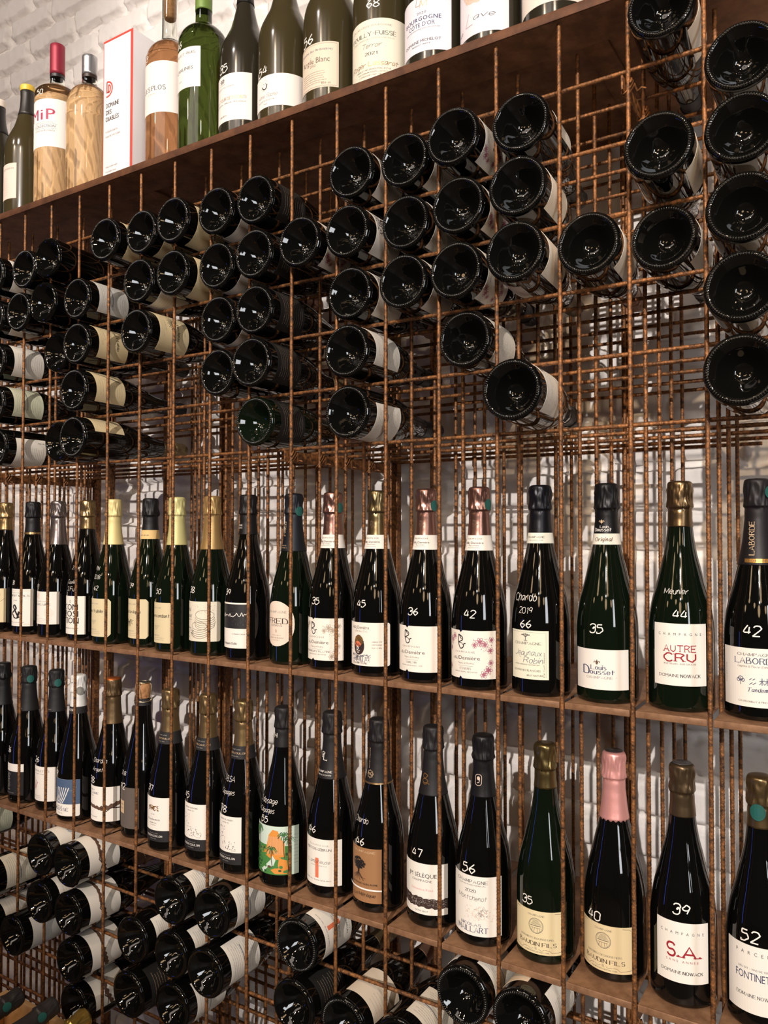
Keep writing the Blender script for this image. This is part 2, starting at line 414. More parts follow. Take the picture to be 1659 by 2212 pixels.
# painted brick wall: one height field, courses 83 mm, bricks 222 mm
def brick_wall():
    rs = np.random.RandomState(5)
    xs = np.concatenate([np.linspace(-2.6, -1.25, 60), np.arange(-1.244, 1.95, 0.006), np.linspace(1.956, 3.2, 50)])
    zs = np.concatenate([np.linspace(-1.75, -1.31, 24), np.arange(-1.304, 1.85, 0.006), np.linspace(1.856, 2.6, 30)])
    X, Z = np.meshgrid(xs, zs)
    def vnoise(sc, seed):
        g = np.random.RandomState(seed).rand(256, 256); u = X * sc + 500; v = Z * sc + 500
        i = np.floor(u).astype(int); j = np.floor(v).astype(int); fu = u - i; fv = v - j
        fu = fu * fu * (3 - 2 * fu); fv = fv * fv * (3 - 2 * fv); i %= 255; j %= 255
        return (g[i, j] * (1 - fu) + g[i + 1, j] * fu) * (1 - fv) + (g[i, j + 1] * (1 - fu) + g[i + 1, j + 1] * fu) * fv - 0.5
    row = np.round((Z - 1.512 - 0.006 * vnoise(3, 1)) / 0.083).astype(int)
    zz = Z - 1.512 - row * 0.083
    off = np.where(row % 2 == 0, -0.6385, -0.5275)
    col = np.round((X - off) / 0.222).astype(int); xx = X - off - col * 0.222
    jit = rs.rand(4, 97, 97); r_ = row % 97; c_ = col % 97
    xx = xx + (jit[0][r_, c_] - 0.5) * 0.012 + 0.014 * vnoise(26, 2) + 0.006 * vnoise(90, 8)
    zz = zz + (jit[1][r_, c_] - 0.5) * 0.008 + 0.011 * vnoise(30, 3) + 0.005 * vnoise(85, 9) + xx * (jit[2][r_, c_] - 0.5) * 0.05
    hx, hz, rc = 0.1005, 0.0305, 0.010
    qx = np.abs(xx) - (hx - rc); qz = np.abs(zz) - (hz - rc)
    d = np.hypot(np.maximum(qx, 0), np.maximum(qz, 0)) + np.minimum(np.maximum(qx, qz), 0) - rc
    t = np.clip((0.003 - d) / 0.0055, 0, 1); t = t * t * (3 - 2 * t)
    H = t * (0.020 + 0.006 * jit[3][r_, c_]) + 0.0016 * vnoise(18, 4) + 0.0018 * vnoise(70, 6) * (0.4 + t)
    Y = 0.441 - H
    n, m = X.shape
    co = np.stack([X, Y, Z], -1).reshape(-1, 3)
    idx = np.arange(n * m).reshape(n, m)
    q = np.stack([idx[:-1, :-1], idx[:-1, 1:], idx[1:, 1:], idx[1:, :-1]], -1).reshape(-1, 4)
    me = bpy.data.meshes.new('wall_back'); me.vertices.add(len(co)); me.vertices.foreach_set('co', co.ravel())
    me.loops.add(q.size); me.loops.foreach_set('vertex_index', q.ravel().astype(np.int32))
    me.polygons.add(len(q)); me.polygons.foreach_set('loop_start', np.arange(0, q.size, 4, dtype=np.int32))
    me.polygons.foreach_set('use_smooth', np.ones(len(q), bool)); me.update(); me.validate()
    me.materials.append(M('white_brick_paint'))
    return structure(link('wall_back', me))
brick_wall()
structure(MB().box((-2.6, -8.5, -1.79), (3.2, 0.44, -1.75)).obj('floor', ['floor_tile'], smooth=False))

# ================================================================== RACK
LAY = [0.0, 0.085, 0.17, 0.255, 0.34]
ROD = 0.0033
def rebar(L, seed):
    """ribbed steel rod of length L along z, base at the origin"""
    n = int(L / 0.00135); seg = 8; r = random.Random(seed); mb = MB(); vs = []; fs = []
    for i in range(n + 1):
        z = L * i / n
        for k in range(seg):
            a = 2 * PI * k / seg
            rib = max(0.0, math.cos(2 * PI * z / 0.0054 + a * 1.0)) ** 2
            q = ROD * (0.95 + 0.11 * rib + r.uniform(-0.025, 0.025))
            vs.append((q * math.cos(a), q * math.sin(a), z))
    for i in range(n):
        for k in range(seg):
            k2 = (k + 1) % seg; fs.append((i * seg + k, i * seg + k2, (i + 1) * seg + k2, (i + 1) * seg + k))
    fs += [tuple(range(seg))[::-1], tuple(n * seg + k for k in range(seg))]
    mb.add(vs, fs); return mb
rack = thing('wine_rack', 'rusty wine rack of welded rebar mesh layers standing against the white brick wall', 'wine rack', (0.7, 0.17, -1.75))
ORG = Vector(rack.location)
vme = rebar(2.347, 1).mesh('vertical_rod', ['rusty_steel']); hme = rebar(2.15, 2).mesh('horizontal_rod', ['rusty_steel'])
rr = random.Random(3)
RANGE = [(-2, 17), (-3, 16), (-4, 16), (-5, 15), (-6, 14)]
for y, (a, b) in zip(LAY, RANGE):
    for n in range(a, b + 1):
        o = link('vertical_rod', vme, rack); o.location = Vector((n * 0.1, y, -1.75)) - ORG
        o.rotation_euler = (0, 0, rr.uniform(0, 6))
ROWS = [0.0, 0.1, 0.2, 0.3, 0.4, 0.5] + [-0.8925 - 0.1 * k for k in range(5)]
for y, (a, b) in zip(LAY, RANGE):
    for z in ROWS:
        o = link('horizontal_rod', hme, rack); o.location = Vector((a * 0.1 - 0.02 + rr.uniform(-0.008, 0.008), y + 0.0064, z)) - ORG
        o.rotation_euler = (0, PI / 2, 0)
for n in (-2, 3, 8, 13):
    mb = MB().bbox((-0.009, 0, 0), (0.009, 0.018, 2.345), 0.002); o = mb.obj('frame_post', ['rusty_steel'], rack)
    o.location = Vector((n * 0.1, 0.3515, -1.75)) - ORG; sharp(o)
for n, z, y1 in ((8, -0.0125, 0.372), (-2, -0.0125, 0.372), (14, 0.478, 0.372), (14, -0.823, 0.372)):
    mb = MB().bbox((-0.0055 - 0.0015, -0.012, -0.011), (-0.0055 + 0.0015, y1, 0.009), 0.0006)
    o = mb.obj('tie_bar', ['rusty_steel'], rack); o.location = Vector((n * 0.1, 0, z)) - ORG
    for y in LAY:
        th = np.linspace(-0.6, 4 * PI + 0.4, 34)
        pts = [(0.0072 * math.cos(t) - 0.002, y + 0.0011 * t - 0.002 + 0.006 * math.sin(t), -0.002 + 0.0112 * math.sin(t + 0.6)) for t in th]
        wires = MB().tube(pts + [(0.012, y + 0.004, -0.012), (0.018, y + 0.001, -0.009), (0.024, y + 0.003, -0.011)], 0.0014, 6)
        wires.obj('tie_wire', ['rusty_steel'], o)
# top shelf: angle iron along the front, steel sheet behind it
sh = thing('top_shelf', 'long brown steel shelf on top of the rack carrying the large bottles', 'shelf', (0.7, 0.2, 0.598))
def shelf_part(name, lo, hi, m='bounce_lit_steel'):
    o = MB().bbox(lo, hi, 0.0012).obj(name, [m], sh); o.location = (-0.7, -0.2, -0.598); return sharp(o)
shelf_part('front_angle', (-1.2, -0.0105, 0.598), (2.3, 0.076, 0.6045))
shelf_part('front_lip', (-1.2, -0.0130, 0.5975), (2.3, -0.0105, 0.6125), 'lip_steel')
shelf_part('shelf_sheet', (-1.2, -0.0100, 0.6047), (2.3, 0.418, 0.612))
for x in (-0.7, 0.3, 1.3, 2.2):
    shelf_part('cross_bar', (x + 0.012, 0.0765, 0.5985), (x + 0.05, 0.418, 0.6045))

# ================================================================== TRAYS of the two standing rows
def tray_mesh():
    mb = MB(); mb.bbox((-0.0461, -0.001, -0.0022), (0.0461, 0.345, 0.0), 0.0008)
    mb.bbox((-0.0461, -0.0012, -0.0095), (0.0461, 0.0022, 0.0002), 0.0011)
    return mb.mesh('shelf_tray', ['tray_steel'])
TRAY = tray_mesh()
def tray(k, z, label, group):
    o = link('shelf_tray', TRAY); o.location = (0.05 + 0.1 * k, 0, z); sharp(o, 50)
    return tag(o, label, 'shelf tray', group)
# ================================================================== BOTTLE SHAPES (mm: radius, height)
CH = [(42.6, 2.2), (43.7, 5), (44, 10), (44, 60), (44, 98), (43.4, 115), (41.5, 132), (38.3, 150), (34.8, 163), (31.4, 176), (27, 195), (23, 211), (19.9, 227), (17.8, 243), (16.6, 257), (15.8, 270), (15, 285)]
PUNT = [(0.5, 30), (5, 29.8), (11, 28), (17, 22.6), (23, 15.6), (28, 9.2), (32, 5.0), (35.3, 1.7), (37.5, 0.2), (40.3, 0.3), (42.6, 2.2)]
def cap_ctrl(zb):
    """crown end of a sparkling bottle from the foil's lower edge up to the flat top"""
    base = [(16.6, 262), (16.5, 269), (16.5, 276.5), (18.6, 279.5), (18.8, 282), (18.4, 286), (17.6, 292), (17.8, 301), (17.6, 309), (16.4, 314), (13.5, 316.3), (8, 317), (0.4, 317)]
    rf = radius_fn([(r / 1000, z / 1000) for r, z in CH]); pre = []
    z = zb
    while z < 256: pre.append((rf(z / 1000) * 1000 + 0.55, z)); z += 8
    return pre + base
CHP = curve_prof(PUNT, 4)[:-1] + curve_prof(CH, 5)
RF = radius_fn(curve_prof(CH, 5))
def bottle_mesh(name, m, prof, top, beads=0, seg=72, scale=1.0):
    mb = MB(); pr = [(r * scale, z * scale) for r, z in prof] + ([(0.0004, prof[-1][1] * scale)] if top else [])
    mb.lathe(pr, seg)
    if beads:
        for k in range(beads):
            a = 2 * PI * (k + 0.5) / beads; rr_ = 0.0388 * scale; vs = []; fs = []
            er = Vector((math.sin(a), -math.cos(a), 0)); et = Vector((math.cos(a), math.sin(a), 0)); ez = Vector((0, 0, -1))
            c = er * rr_ + Vector((0, 0, 0.0004))
            for i in range(4):
                t = PI / 2 * i / 3.2
                for j in range(8):
                    q = 2 * PI * j / 8
                    vs.append(c + er * (0.0026 * math.cos(t) * math.cos(q)) + et * (0.00115 * math.cos(t) * math.sin(q)) + ez * (0.0019 * math.sin(t)))
            for i in range(3):
                for j in range(8):
                    j2 = (j + 1) % 8; fs.append((i * 8 + j, (i + 1) * 8 + j, (i + 1) * 8 + j2, i * 8 + j2))
            fs.append(tuple(24 + j for j in range(8))[::-1])
            mb.add(vs, fs, 1)
    return mb.mesh(name, [m] + (['knurled_glass'] if beads else []))
G_STAND = {m: bottle_mesh('glass', m, CHP, True) for m in ('dark_glass', 'deep_green_glass')}
G_BEAD = {m: bottle_mesh('glass', m, CHP, True, 76) for m in ('dark_glass', 'deep_green_glass')}
G_SMOOTH = {m: bottle_mesh('glass', m, CHP, True) for m in ('dark_glass',)}

_foils = {}
def crown_foil(parent, rgb, zb, rough=0.27, metal=0.85, name='foil_capsule', jag=False, matte=False):
    key = (rgb, zb, rough, metal, jag)
    if key not in _foils:
        rs = random.Random(str(key)); ph = [rs.uniform(0, 6.28) for _ in range(8)]
        def mod(r, z, a):
            t = max(0.0, min(1.0, (z - 0.273) / 0.005)) * max(0.0, min(1.0, (0.3145 - z) / 0.008))
            wv = sum((1 - 2 * abs(math.sin((a * n + p + z * 900 * (0.2 if n % 2 else -0.15)) / 2))) / (n ** 0.35) for n, p in zip((4, 7, 10, 13, 18, 22, 26, 3), ph))
            return r * (1 + 0.04 * t * wv) + (0.0006 if z < 0.262 else 0) * 0.25 * math.sin(3 * a + ph[0])
        prof = curve_prof(cap_ctrl(zb), 4)
        prof = [(prof[0][0] - 0.0004, prof[0][1])] + prof
        mb = MB()
        if jag:
            z0 = prof[0][1]
            mb.lathe(prof, 72, mod=mod)
            for i in range(3 * 72):
                if i < 72:
                    x, y, z = mb.v[i]; mb.v[i] = (x, y, z - 0.0022 * (i % 4 < 2)); x, y, z = mb.v[i + 72]; mb.v[i + 72] = (x, y, z - 0.0022 * (i % 4 < 2))
        else: mb.lathe(prof, 72, mod=mod)
        _foils[key] = mb.mesh(name, [foil(rgb, rough, metal)])
    return link(name, _foils[key], parent)
def band(parent, z0, z1, rgb, off=0.0011, name='neck_band', rf=None, metal=0.0, rough=0.55):
    rf = rf or RF; n = 6
    prof = [(rf(z0) + off - 0.0008, z0)] + [(rf(z0 + (z1 - z0) * i / n) + off, z0 + (z1 - z0) * i / n) for i in range(n + 1)] + [(rf(z1) + off - 0.0008, z1)]
    m = foil(rgb, rough, metal) if metal else paper(rgb)
    return sharp(MB().lathe(prof, 64).obj(name, [m], parent))
def sticker(parent, z, ang, r=0.0078, c='tl', off=0.0011, rcap=0.0178):
    a = Art(); a.layer = 2; a.oval(0, 0, r, r * 1.15, c); a.ring(0, 0, r * 0.7, r * 0.8, 0.0005, 'gd')
    return wrap(a, lambda z_: rcap + 0.0006, off, 'seal_sticker', parent, z, ang)
def label(parent, z0, h, w_, rgb, draw, ang=0.0, kind='rect', rf=None, name='label', off=0.0002):
    a = Art(); sheet(a, outline(w_, h, kind), paper(rgb))
    if draw: draw(a, w_, h)
    return wrap(a, rf or RF, off, name, parent, z0, R_(ang))
def mark(parent, lines, rf=None, ang=0.0, off=0.0003):
    """prices and notes written on the glass with a white paint pen: (text, x mm, z mm, height mm)"""
    a = Art(); a.layer = 2
    for txt, x, z, h in lines:
        h *= 0.82
        a.text(txt, x / 1000, z / 1000, h / 1000, 'w', 'h', None if len(txt) < 3 else len(txt) * 0.62 * h / 1000, slant=0.12, wt=1.15 if len(txt) < 3 else 0.8)
    return wrap(a, rf or RF, off, 'handwritten_price', parent, 0.0, R_(ang))
def neck_print(parent, draw, z0, off=0.0012, ang=0.0, rf=None, name='capsule_print'):
    a = Art(); a.layer = 2; draw(a); return wrap(a, rf or RF, off, name, parent, z0, R_(ang))
mm = 0.001
def T(a, txt, y, h, w=None, c='k', st='s', x=0, **k): a.text(txt, x * mm, y * mm, h * mm, c, st, None if w is None else w * mm, **k)
# ================================================================== STANDING BOTTLES
ZA, ZB = -0.393, -0.789
AX = [(-0.1522, 0.055), (-0.0522, 0.063), (0.0478, 0.062), (0.1517, 0.065), (0.2478, 0.06), (0.3522, 0.073), (0.4478, 0.06), (0.5478, 0.061), (0.6478, 0.057), (0.7522, 0.068), (0.8478, 0.062), (0.9478, 0.056), (1.0478, 0.051), (1.1478, 0.046), (1.2478, 0.053), (1.3478, 0.061), (1.4511, 0.064), (1.5511, 0.065)]
BX = [(-0.1522, 0.054), (-0.0522, 0.058), (0.0478, 0.062), (0.1478, 0.048), (0.2478, 0.063), (0.3478, 0.061), (0.4478, 0.046), (0.5478, 0.053), (0.6478, 0.047), (0.7478, 0.046), (0.8478, 0.061), (0.9478, 0.061), (1.0522, 0.067), (1.1478, 0.059), (1.2495, 0.065), (1.3522, 0.075), (1.4506, 0.065), (1.5506, 0.064)]
WH = (240, 232, 220); CR = (226, 208, 168); IV = (232, 222, 200); GOLD = (176, 146, 100); BRONZE = (128, 104, 72); COPPER = (158, 118, 96); PALE = (218, 204, 142)
def stand(row, i, desc, glass='dark_glass'):
    x, y = (AX if row == 'A' else BX)[i]
    t = thing('champagne_bottle', desc, 'bottle', (x, y, ZA if row == 'A' else ZB), 'bottles standing on the upper bottle shelf' if row == 'A' else 'bottles standing on the lower bottle shelf')
    t.rotation_euler = (0, 0, 0)
    link('glass', G_STAND[glass], t)
    return t
# ---- recurring drawings
def ampersand_leaf(a, x, y, s, c='k'):
    P = lambda q: [(x + u * s, y + v * s) for u, v in q]
    a.line(P(smooth2([(0.1, 0.5), (-0.25, 0.95), (-0.3, 0.55), (-0.3, 0.1), (-0.05, -0.45), (0.3, -0.35), (0.4, 0.0), (0.62, 0.05)])), s * 0.11, c)
    a.line(P(smooth2([(-0.25, 0.95), (0.2, 0.72), (0.22, 0.4), (-0.25, 0.18)])), s * 0.11, c)
    a.line(P(smooth2([(-0.28, 0.12), (0.1, 0.1), (0.3, -0.1)])), s * 0.07, c)
def demiere(c2, sub, line2, flor):
    def d(a, w, h):
        if flor:
            rs = random.Random(sub)
            for fx, fy, r in ((-34, 58, 7), (-26, 64, 5.5), (12, 52, 5), (20, 57, 7), (28, 53, 6), (36, 44, 5.5), (33, 14, 7), (26, 7, 6), (37, 25, 5), (-38, 45, 5), (-40, 16, 5), (38, 60, 5)):
                a.flower(fx * mm, fy * mm, r * mm, flor, 6, int(fx + fy))
            a.specks(3, 0.024, 0.052, 0.030, 0.02, 26, flor, 0.0012)
        ampersand_leaf(a, -12 * mm, 53 * mm, 15 * mm, 'k')
        T(a, 'CHAMPAGNE', 39.5, 2.6, 36, 'g', x=-6, track=0.3); T(a, 'A&J', 29, 4.2, 12, c2, 'f', x=-24); T(a, 'Demière', 29, 5.6, 36, c2, 's', x=2)
        T(a, 'Fleury la Rivière', 22.5, 2.6, 28, 'g', 'h', x=-4, slant=0.2); a.rect(-4 * mm, 19.5 * mm, 26 * mm, 0.4 * mm, 'l')
        T(a, sub, 14, 3.0, len(sub) * 3.3, 'g', 'f', x=-4); T(a, line2, 9.5, 1.7, 40, 'g', 's', x=-4)
    return d
def coulon(title):
    def d(a, w, h):
        a.rect(0, 11 * mm, w, 22 * mm, 'k')
        T(a, 'CHAMPAGNE', 15, 1.9, 24, 'l', 's', track=0.3); T(a, 'ROGER COULON', 9, 3.6, 42, 'w', 'f'); T(a, 'DEPUIS 1806', 4.5, 1.5, 16, 'l', 's')
        if title == 'Vindemia':
            for k in range(70):
                r = random.Random(k); a.oval(r.uniform(-13, 13) * mm, (66 + r.uniform(-5, 5)) * mm, 1.2 * mm, 0.9 * mm, 'au', 6)
            T(a, 'RARE', 53, 1.8, 9, 'l', 'f'); T(a, 'Vindemia', 42, 4.0, 32, 'g', 's', track=0.2); T(a, 'PREMIER CRU', 36, 1.9, 18, 'g'); T(a, 'BRUT NATURE', 32, 1.6, 14, 'l')
        else:
            T(a, title, 80, 2.6, 34, 'k', 'f'); T(a, 'PREMIER CRU', 75, 1.8, 18, 'g', 's')
            a.specks(title, -0.014, 0.056, 0.026, 0.026, 26, 'k', 0.0013); a.specks(title + 'b', 0.008, 0.034, 0.034, 0.016, 26, 'k', 0.0015); a.line([(6 * mm, 27 * mm), (9 * mm, 37 * mm)], 0.7 * mm, 'k')
            T(a, 'GRAIN', 25, 1.5, 10, 'l', x=18)
    return d
def baudin(mid):
    def d(a, w, h):
        for s in (-1, 1):
            a.line([(s * (w / 2 - 2 * mm), 5 * mm), (s * (w / 2 - 2 * mm), h - 6 * mm), (s * (w / 2 - 6 * mm), h - 3 * mm), (s * (w / 2 - 16 * mm), h - 2.5 * mm)], 0.5 * mm, 'b')
            a.line([(s * (w / 2 - 2 * mm), 5 * mm), (s * 24 * mm, 3.4 * mm), (s * 20 * mm, 7 * mm), (s * 14 * mm, 7.6 * mm)], 0.5 * mm, 'b')
        T(a, 'CHAMPAGNE', h / mm - 8, 2.5, 26, 'g', 'f')
        y = h - 22 * mm
        a.ring(0, y, 11 * mm, 11 * mm, 0.7 * mm, 'g'); a.ring(0, y, 9.8 * mm, 9.8 * mm, 0.35 * mm, 'g')
        for q in range(5): a.rect(0, y + (2 + 1.5 * q) * mm, (16 - 2.2 * q) * mm, 0.5 * mm, 'g')
        a.rect(0, y, 17 * mm, 1 * mm, 'g'); a.rect(0, y - 3 * mm, 15 * mm, 0.5 * mm, 'g')
        for q in (-5, -2, 2, 5): a.line([(q * mm, y - 3 * mm), (q * 1.35 * mm, y - 9 * mm)], 0.5 * mm, 'g')
        T(a, mid, 21.5, 2.5, min(52, len(mid) * 2.9), 'g', 'f'); T(a, 'BAUDIN FILS', 12, 5.6, 60, 'db', 'f'); T(a, 'B', 6.6, 3.2, 2.6, 'g', 'h')
        a.line(smooth2([(-13 * mm, 8 * mm), (-8 * mm, 6 * mm), (-4 * mm, 8 * mm)]), 0.4 * mm, 'g'); a.line(smooth2([(13 * mm, 8 * mm), (8 * mm, 6 * mm), (4 * mm, 8 * mm)]), 0.4 * mm, 'g')
        T(a, 'VIGNERONS DEPUIS 1788', 2.6, 1.7, 38, 'g', 'f')
    return d
def branch(a, w, h):
    pts = smooth2([(-w / 2, 0.46 * h), (-w / 4, 0.42 * h), (0, 0.40 * h), (w / 6, 0.36 * h), (w / 3, 0.42 * h), (w / 2, 0.52 * h)], 6)
    up = [(x, y + (2.0 + 2.8 * abs(math.sin(x * 300))) * mm * (1.6 if x > w / 8 else 1)) for x, y in pts]; dn = [(x, y - (2.4 + 1.5 * abs(math.sin(x * 430 + 1))) * mm) for x, y in pts]
    a.poly(up + dn[::-1], 'b')
    a.line([(w / 8, 0.40 * h), (w / 4, 0.30 * h), (w / 3, 0.40 * h), (w / 2, 0.38 * h)], 2.2 * mm, 'db')

# ---- upper row, left to right
t = stand('A', 0, 'gold-foiled bottle with plain cream label at the left picture edge, upper bottle shelf')
crown_foil(t, GOLD, 248); label(t, 0.024, 0.082, 0.095, CR, lambda a, w, h: (T(a, 'BLANC', 66, 3.2, 30, 'b', 'f', x=20), a.line(smooth2([(-.02, .05), (0, .055), (.03, .05), (.044, .058)]), .0006, 'b'), a.para(1, 0, .012, .03, .07, 4)))
t = stand('A', 1, 'black-foiled bottle with gold ring and white ampersand label, priced 38, upper bottle shelf')
crown_foil(t, BLACKFOIL, 243, 0.5, 0.3); band(t, 0.238, 0.243, GOLD, metal=0.9, rough=0.3)
def d(a, w, h):
    a.line([(-w / 2 + .004, .005), (w / 2 - .004, .005), (w / 2 - .004, h - .004), (-w / 2 + .004, h - .004), (-w / 2 + .004, .005)], .0004, 'au')
    T(a, 'CHAMPAGNE', 78, 2, 30, 'l', 'f'); T(a, 'CLEMENT & FILS', 70, 4.2, 74, 'k', 'f'); T(a, 'cuvée', 60, 2.6, 12, 'g', 'h', slant=.2); T(a, '&', 20, 30, None, 'k', 'f'); T(a, 'PREMIER CRU DEPUIS 1920', 8, 2, 50, 'g', 'f')
label(t, 0.020, 0.088, 0.092, WH, d); mark(t, [('38', -14, 118, 12)])
t = stand('A', 2, 'silver-foiled bottle with white label and round emblem, priced 43, upper bottle shelf')
crown_foil(t, (140, 128, 124), 214)
label(t, 0.031, 0.075, 0.092, WH, lambda a, w, h: (T(a, 'M', 58, 14, 14, 'lp', 'f', x=-14), T(a, 'CHAMPAGNE', 51, 2.6, 46, 'l', 'f'), T(a, 'MARGAINE', 43, 4.6, 54, 'g', 'f', track=.3), [a.ring(22 * mm, 26 * mm, q * mm, q * mm, .5 * mm, 'lp') for q in (3, 5, 7, 9, 11)], T(a, 'LE BRUT', 18, 2, 20, 'l', x=-18), a.para(3, 0, .005, .012, .07, 3)))
mark(t, [('43', -18, 113, 12)])
t = stand('A', 3, 'bottle with bold black stacked lettering and short gold foil, upper bottle shelf')
crown_foil(t, (150, 126, 88), 250)
def d(a, w, h):
    T(a, 'O', 70, 6, 4, 'k', 's')
    for y, s_, x in ((54, 'COM', -2), (39, 'POSI', -1), (24, 'TION', 0)): T(a, s_, y, 13, 46, 'k', 's', x=x); a.text(s_, x * mm + .0005, y * mm, 13 * mm, 'k', 's', 46 * mm)
    a.rect(-16 * mm, 45 * mm, 3 * mm, 16 * mm, 'k'); T(a, 'CHAMPAGNE EXTRA BRUT', 12, 2.2, 46, 'k', 's')
label(t, 0.015, 0.085, 0.076, WH, d, 0); mark(t, [('2 Par', 6, 160, 9), ('Cuvée', 0, 128, 10), ('2 Fût'.replace('û', 'u'), 2, 112, 11)])
CRB = (219, 202, 162)
def cream(word, extra=None):
    def d(a, w, h):
        T(a, 'CHAMPAGNE', h / mm - 12, 2.2, 36, 'l', 'f', x=-8); T(a, word, h / mm - 30, 6.4, len(word) * 5.2, 'k', 'f', x=-2)
        if extra: extra(a)
        else: [T(a, 'v' * n, y, 1.6, n * 2, 'g', 's', x=-6) for n, y in ((11, 34), (9, 31.5), (6, 29), (2, 26.5))]
        T(a, 'LAHERTE', 14, 2.2, 30, 'l', 'f', x=-10); a.para(word, -.005, .006, .010, .05, 2)
    return d
t = stand('A', 4, 'cream-foiled bottle with beige label, chalked 2018 and 62, upper bottle shelf', 'deep_green_glass')
crown_foil(t, (226, 206, 142), 216, 0.5, 0.25); label(t, 0.017, 0.082, 0.078, CRB, cream('ineffable'), -5, 'cut'); mark(t, [('PN', -10, 160, 10), ('2018', -6, 141, 11), ('62', -4, 117, 11)])
t = stand('A', 5, 'black-foiled bottle with beige neck band and sun-ray label, priced 39, upper bottle shelf', 'deep_green_glass')
crown_foil(t, BLACKFOIL, 246, 0.35, 0.5); band(t, 0.229, 0.248, (226, 190, 128)); neck_print(t, lambda a: T(a, 'N 13 2018', 7, 2.2, 24, 'g', 'f'), 0.229, 0.0015)
rays = lambda a: [a.line([((-14 + 5 * math.cos(R_(q))) * mm, (40 + 5 * math.sin(R_(q))) * mm), ((-14 + (15 + 3 * (i % 2)) * math.cos(R_(q))) * mm, (40 + (15 + 3 * (i % 2)) * math.sin(R_(q))) * mm)], 1.0 * mm, 'k') for i, q in enumerate(range(-176, 0, 13))]
label(t, 0.019, 0.083, 0.078, CRB, cream('octavique', rays), -5, 'cut'); mark(t, [('39', -12, 125, 12)])
t = stand('A', 6, 'pale yellow-foiled bottle with square-cornered beige label, priced 50, upper bottle shelf', 'deep_green_glass')
crown_foil(t, (210, 202, 138), 217, 0.5, 0.25); neck_print(t, lambda a: T(a, 'MAISON PIERRE', 0, 3.4, 40, 'b', 's', x=-6, rot=PI / 2), 0.238); label(t, 0.018, 0.082, 0.072, CRB, cream('Transcendant'), -9, 'cut'); mark(t, [('50', -8, 118, 12)])
t = stand('A', 7, 'gold-foiled bottle with macaron drawing on ivory label, priced 38, upper bottle shelf', 'deep_green_glass')
crown_foil(t, (178, 144, 92), 209, 0.42, 0.6)
def d(a, w, h):
    T(a, 'Paul', 58, 8, 16, 'k', 'h', x=-28, slant=.1); T(a, 'Gosset', 46, 7, 22, 'k', 'h', x=-26, slant=.1); T(a, 'CHAMPAGNE', 41, 1.5, 18, 'g', x=-24); T(a, 'de Coteaux', 24, 3.6, 20, 'k', 'h', x=-28)
    for cx, cy, rx, ry, n in ((16, 40, 22, 9, 6), (4, 18, 20, 8, 5)):
        for k in range(n): a.ring(cx * mm, (cy + 12 - k * 4.0) * mm, (rx - abs(k - n / 2) * .8) * mm, ry * mm, .75 * mm, 'b', a0=PI, a1=2 * PI if k else 3 * PI)
    a.specks('mac', .014, .063, .05, .018, 60, 'q', .0009); a.line([(-38 * mm, 8 * mm), (-20 * mm, 22 * mm)], .6 * mm, 'k'); a.specks('m2', -.02, .012, .03, .016, 14, 'k', .002)
label(t, 0.029, 0.078, 0.096, IV, d, 4, 'round'); mark(t, [('38', -16, 124, 14)])
t = stand('A', 8, 'black-foiled bottle with dark photo panel on white label, priced 39, upper bottle shelf')
crown_foil(t, BLACKFOIL, 239, 0.4, 0.4); neck_print(t, lambda a: (T(a, 'ETIENNE', 6, 2.6, 14, 'w', 'f', x=-6), T(a, 'CALSAC', 1, 3, 14, 'w', 'f', x=-6)), 0.250)
def d(a, w, h):
    a.rect(0, h - .026, w - .005, .046, 'k'); r = random.Random(8)
    a.line(smooth2([((-36 + 2.6 * k) * mm, (h / mm - 29 + r.uniform(0, 8) + k * .12) * mm) for k in range(29)], 3), 1.1 * mm, 'w'); a.specks('ph', 0, h - .026, .07, .04, 120, 'g', .0008)
    T(a, 'Etienne Calsac', 26, 2, 26, 'k', 'f', x=18); T(a, 'CHAMPAGNE', 13, 1.8, 16, 'l', x=-30); T(a, "L'Echappée Belle", 7, 4.2, 44, 'k', 'f', x=-8)
label(t, 0.024, 0.086, 0.078, WH, d, -4); mark(t, [('39', -16, 124, 13)])
t = stand('A', 9, 'long dark-foiled bottle with oval pink-cream label and teal seal, upper bottle shelf', 'deep_green_glass')
crown_foil(t, (27, 29, 35), 208, 0.5, 0.35); sticker(t, 0.283, R_(72))
neck_print(t, lambda a: (T(a, 'FRED', 32, 4.6, 26, 't', 'f', x=-4, rot=PI / 2), T(a, 'GRAND CRU', 0, 1.6, 12, 't', 'f', x=-6), T(a, 'DE CHOUILLY', -4, 1.5, 16, 't', 'f', x=-6)), 0.218)
label(t, 0.034, 0.083, 0.076, (238, 216, 196), lambda a, w, h: (T(a, 'CHAMPAGNE', 61, 4.0, 48, 'l', 'f'), T(a, 'FRED', 42, 9.2, 50, 'k', 'f'), T(a, 'LEGRAS', 36.5, 3.8, 28, 'k', 'f'), a.ring(0, 28 * mm, 1.8 * mm, 2.4 * mm, .6 * mm, 'au'), T(a, 'EXTRA BRUT', 19, 2, 24, 'l'), T(a, 'BLANC DE BLANCS', 14.5, 2, 34, 'g'), T(a, 'A CHOUILLY', 10.5, 1.6, 20, 'l')), -8, 'oval')
PKC = (150, 112, 100)
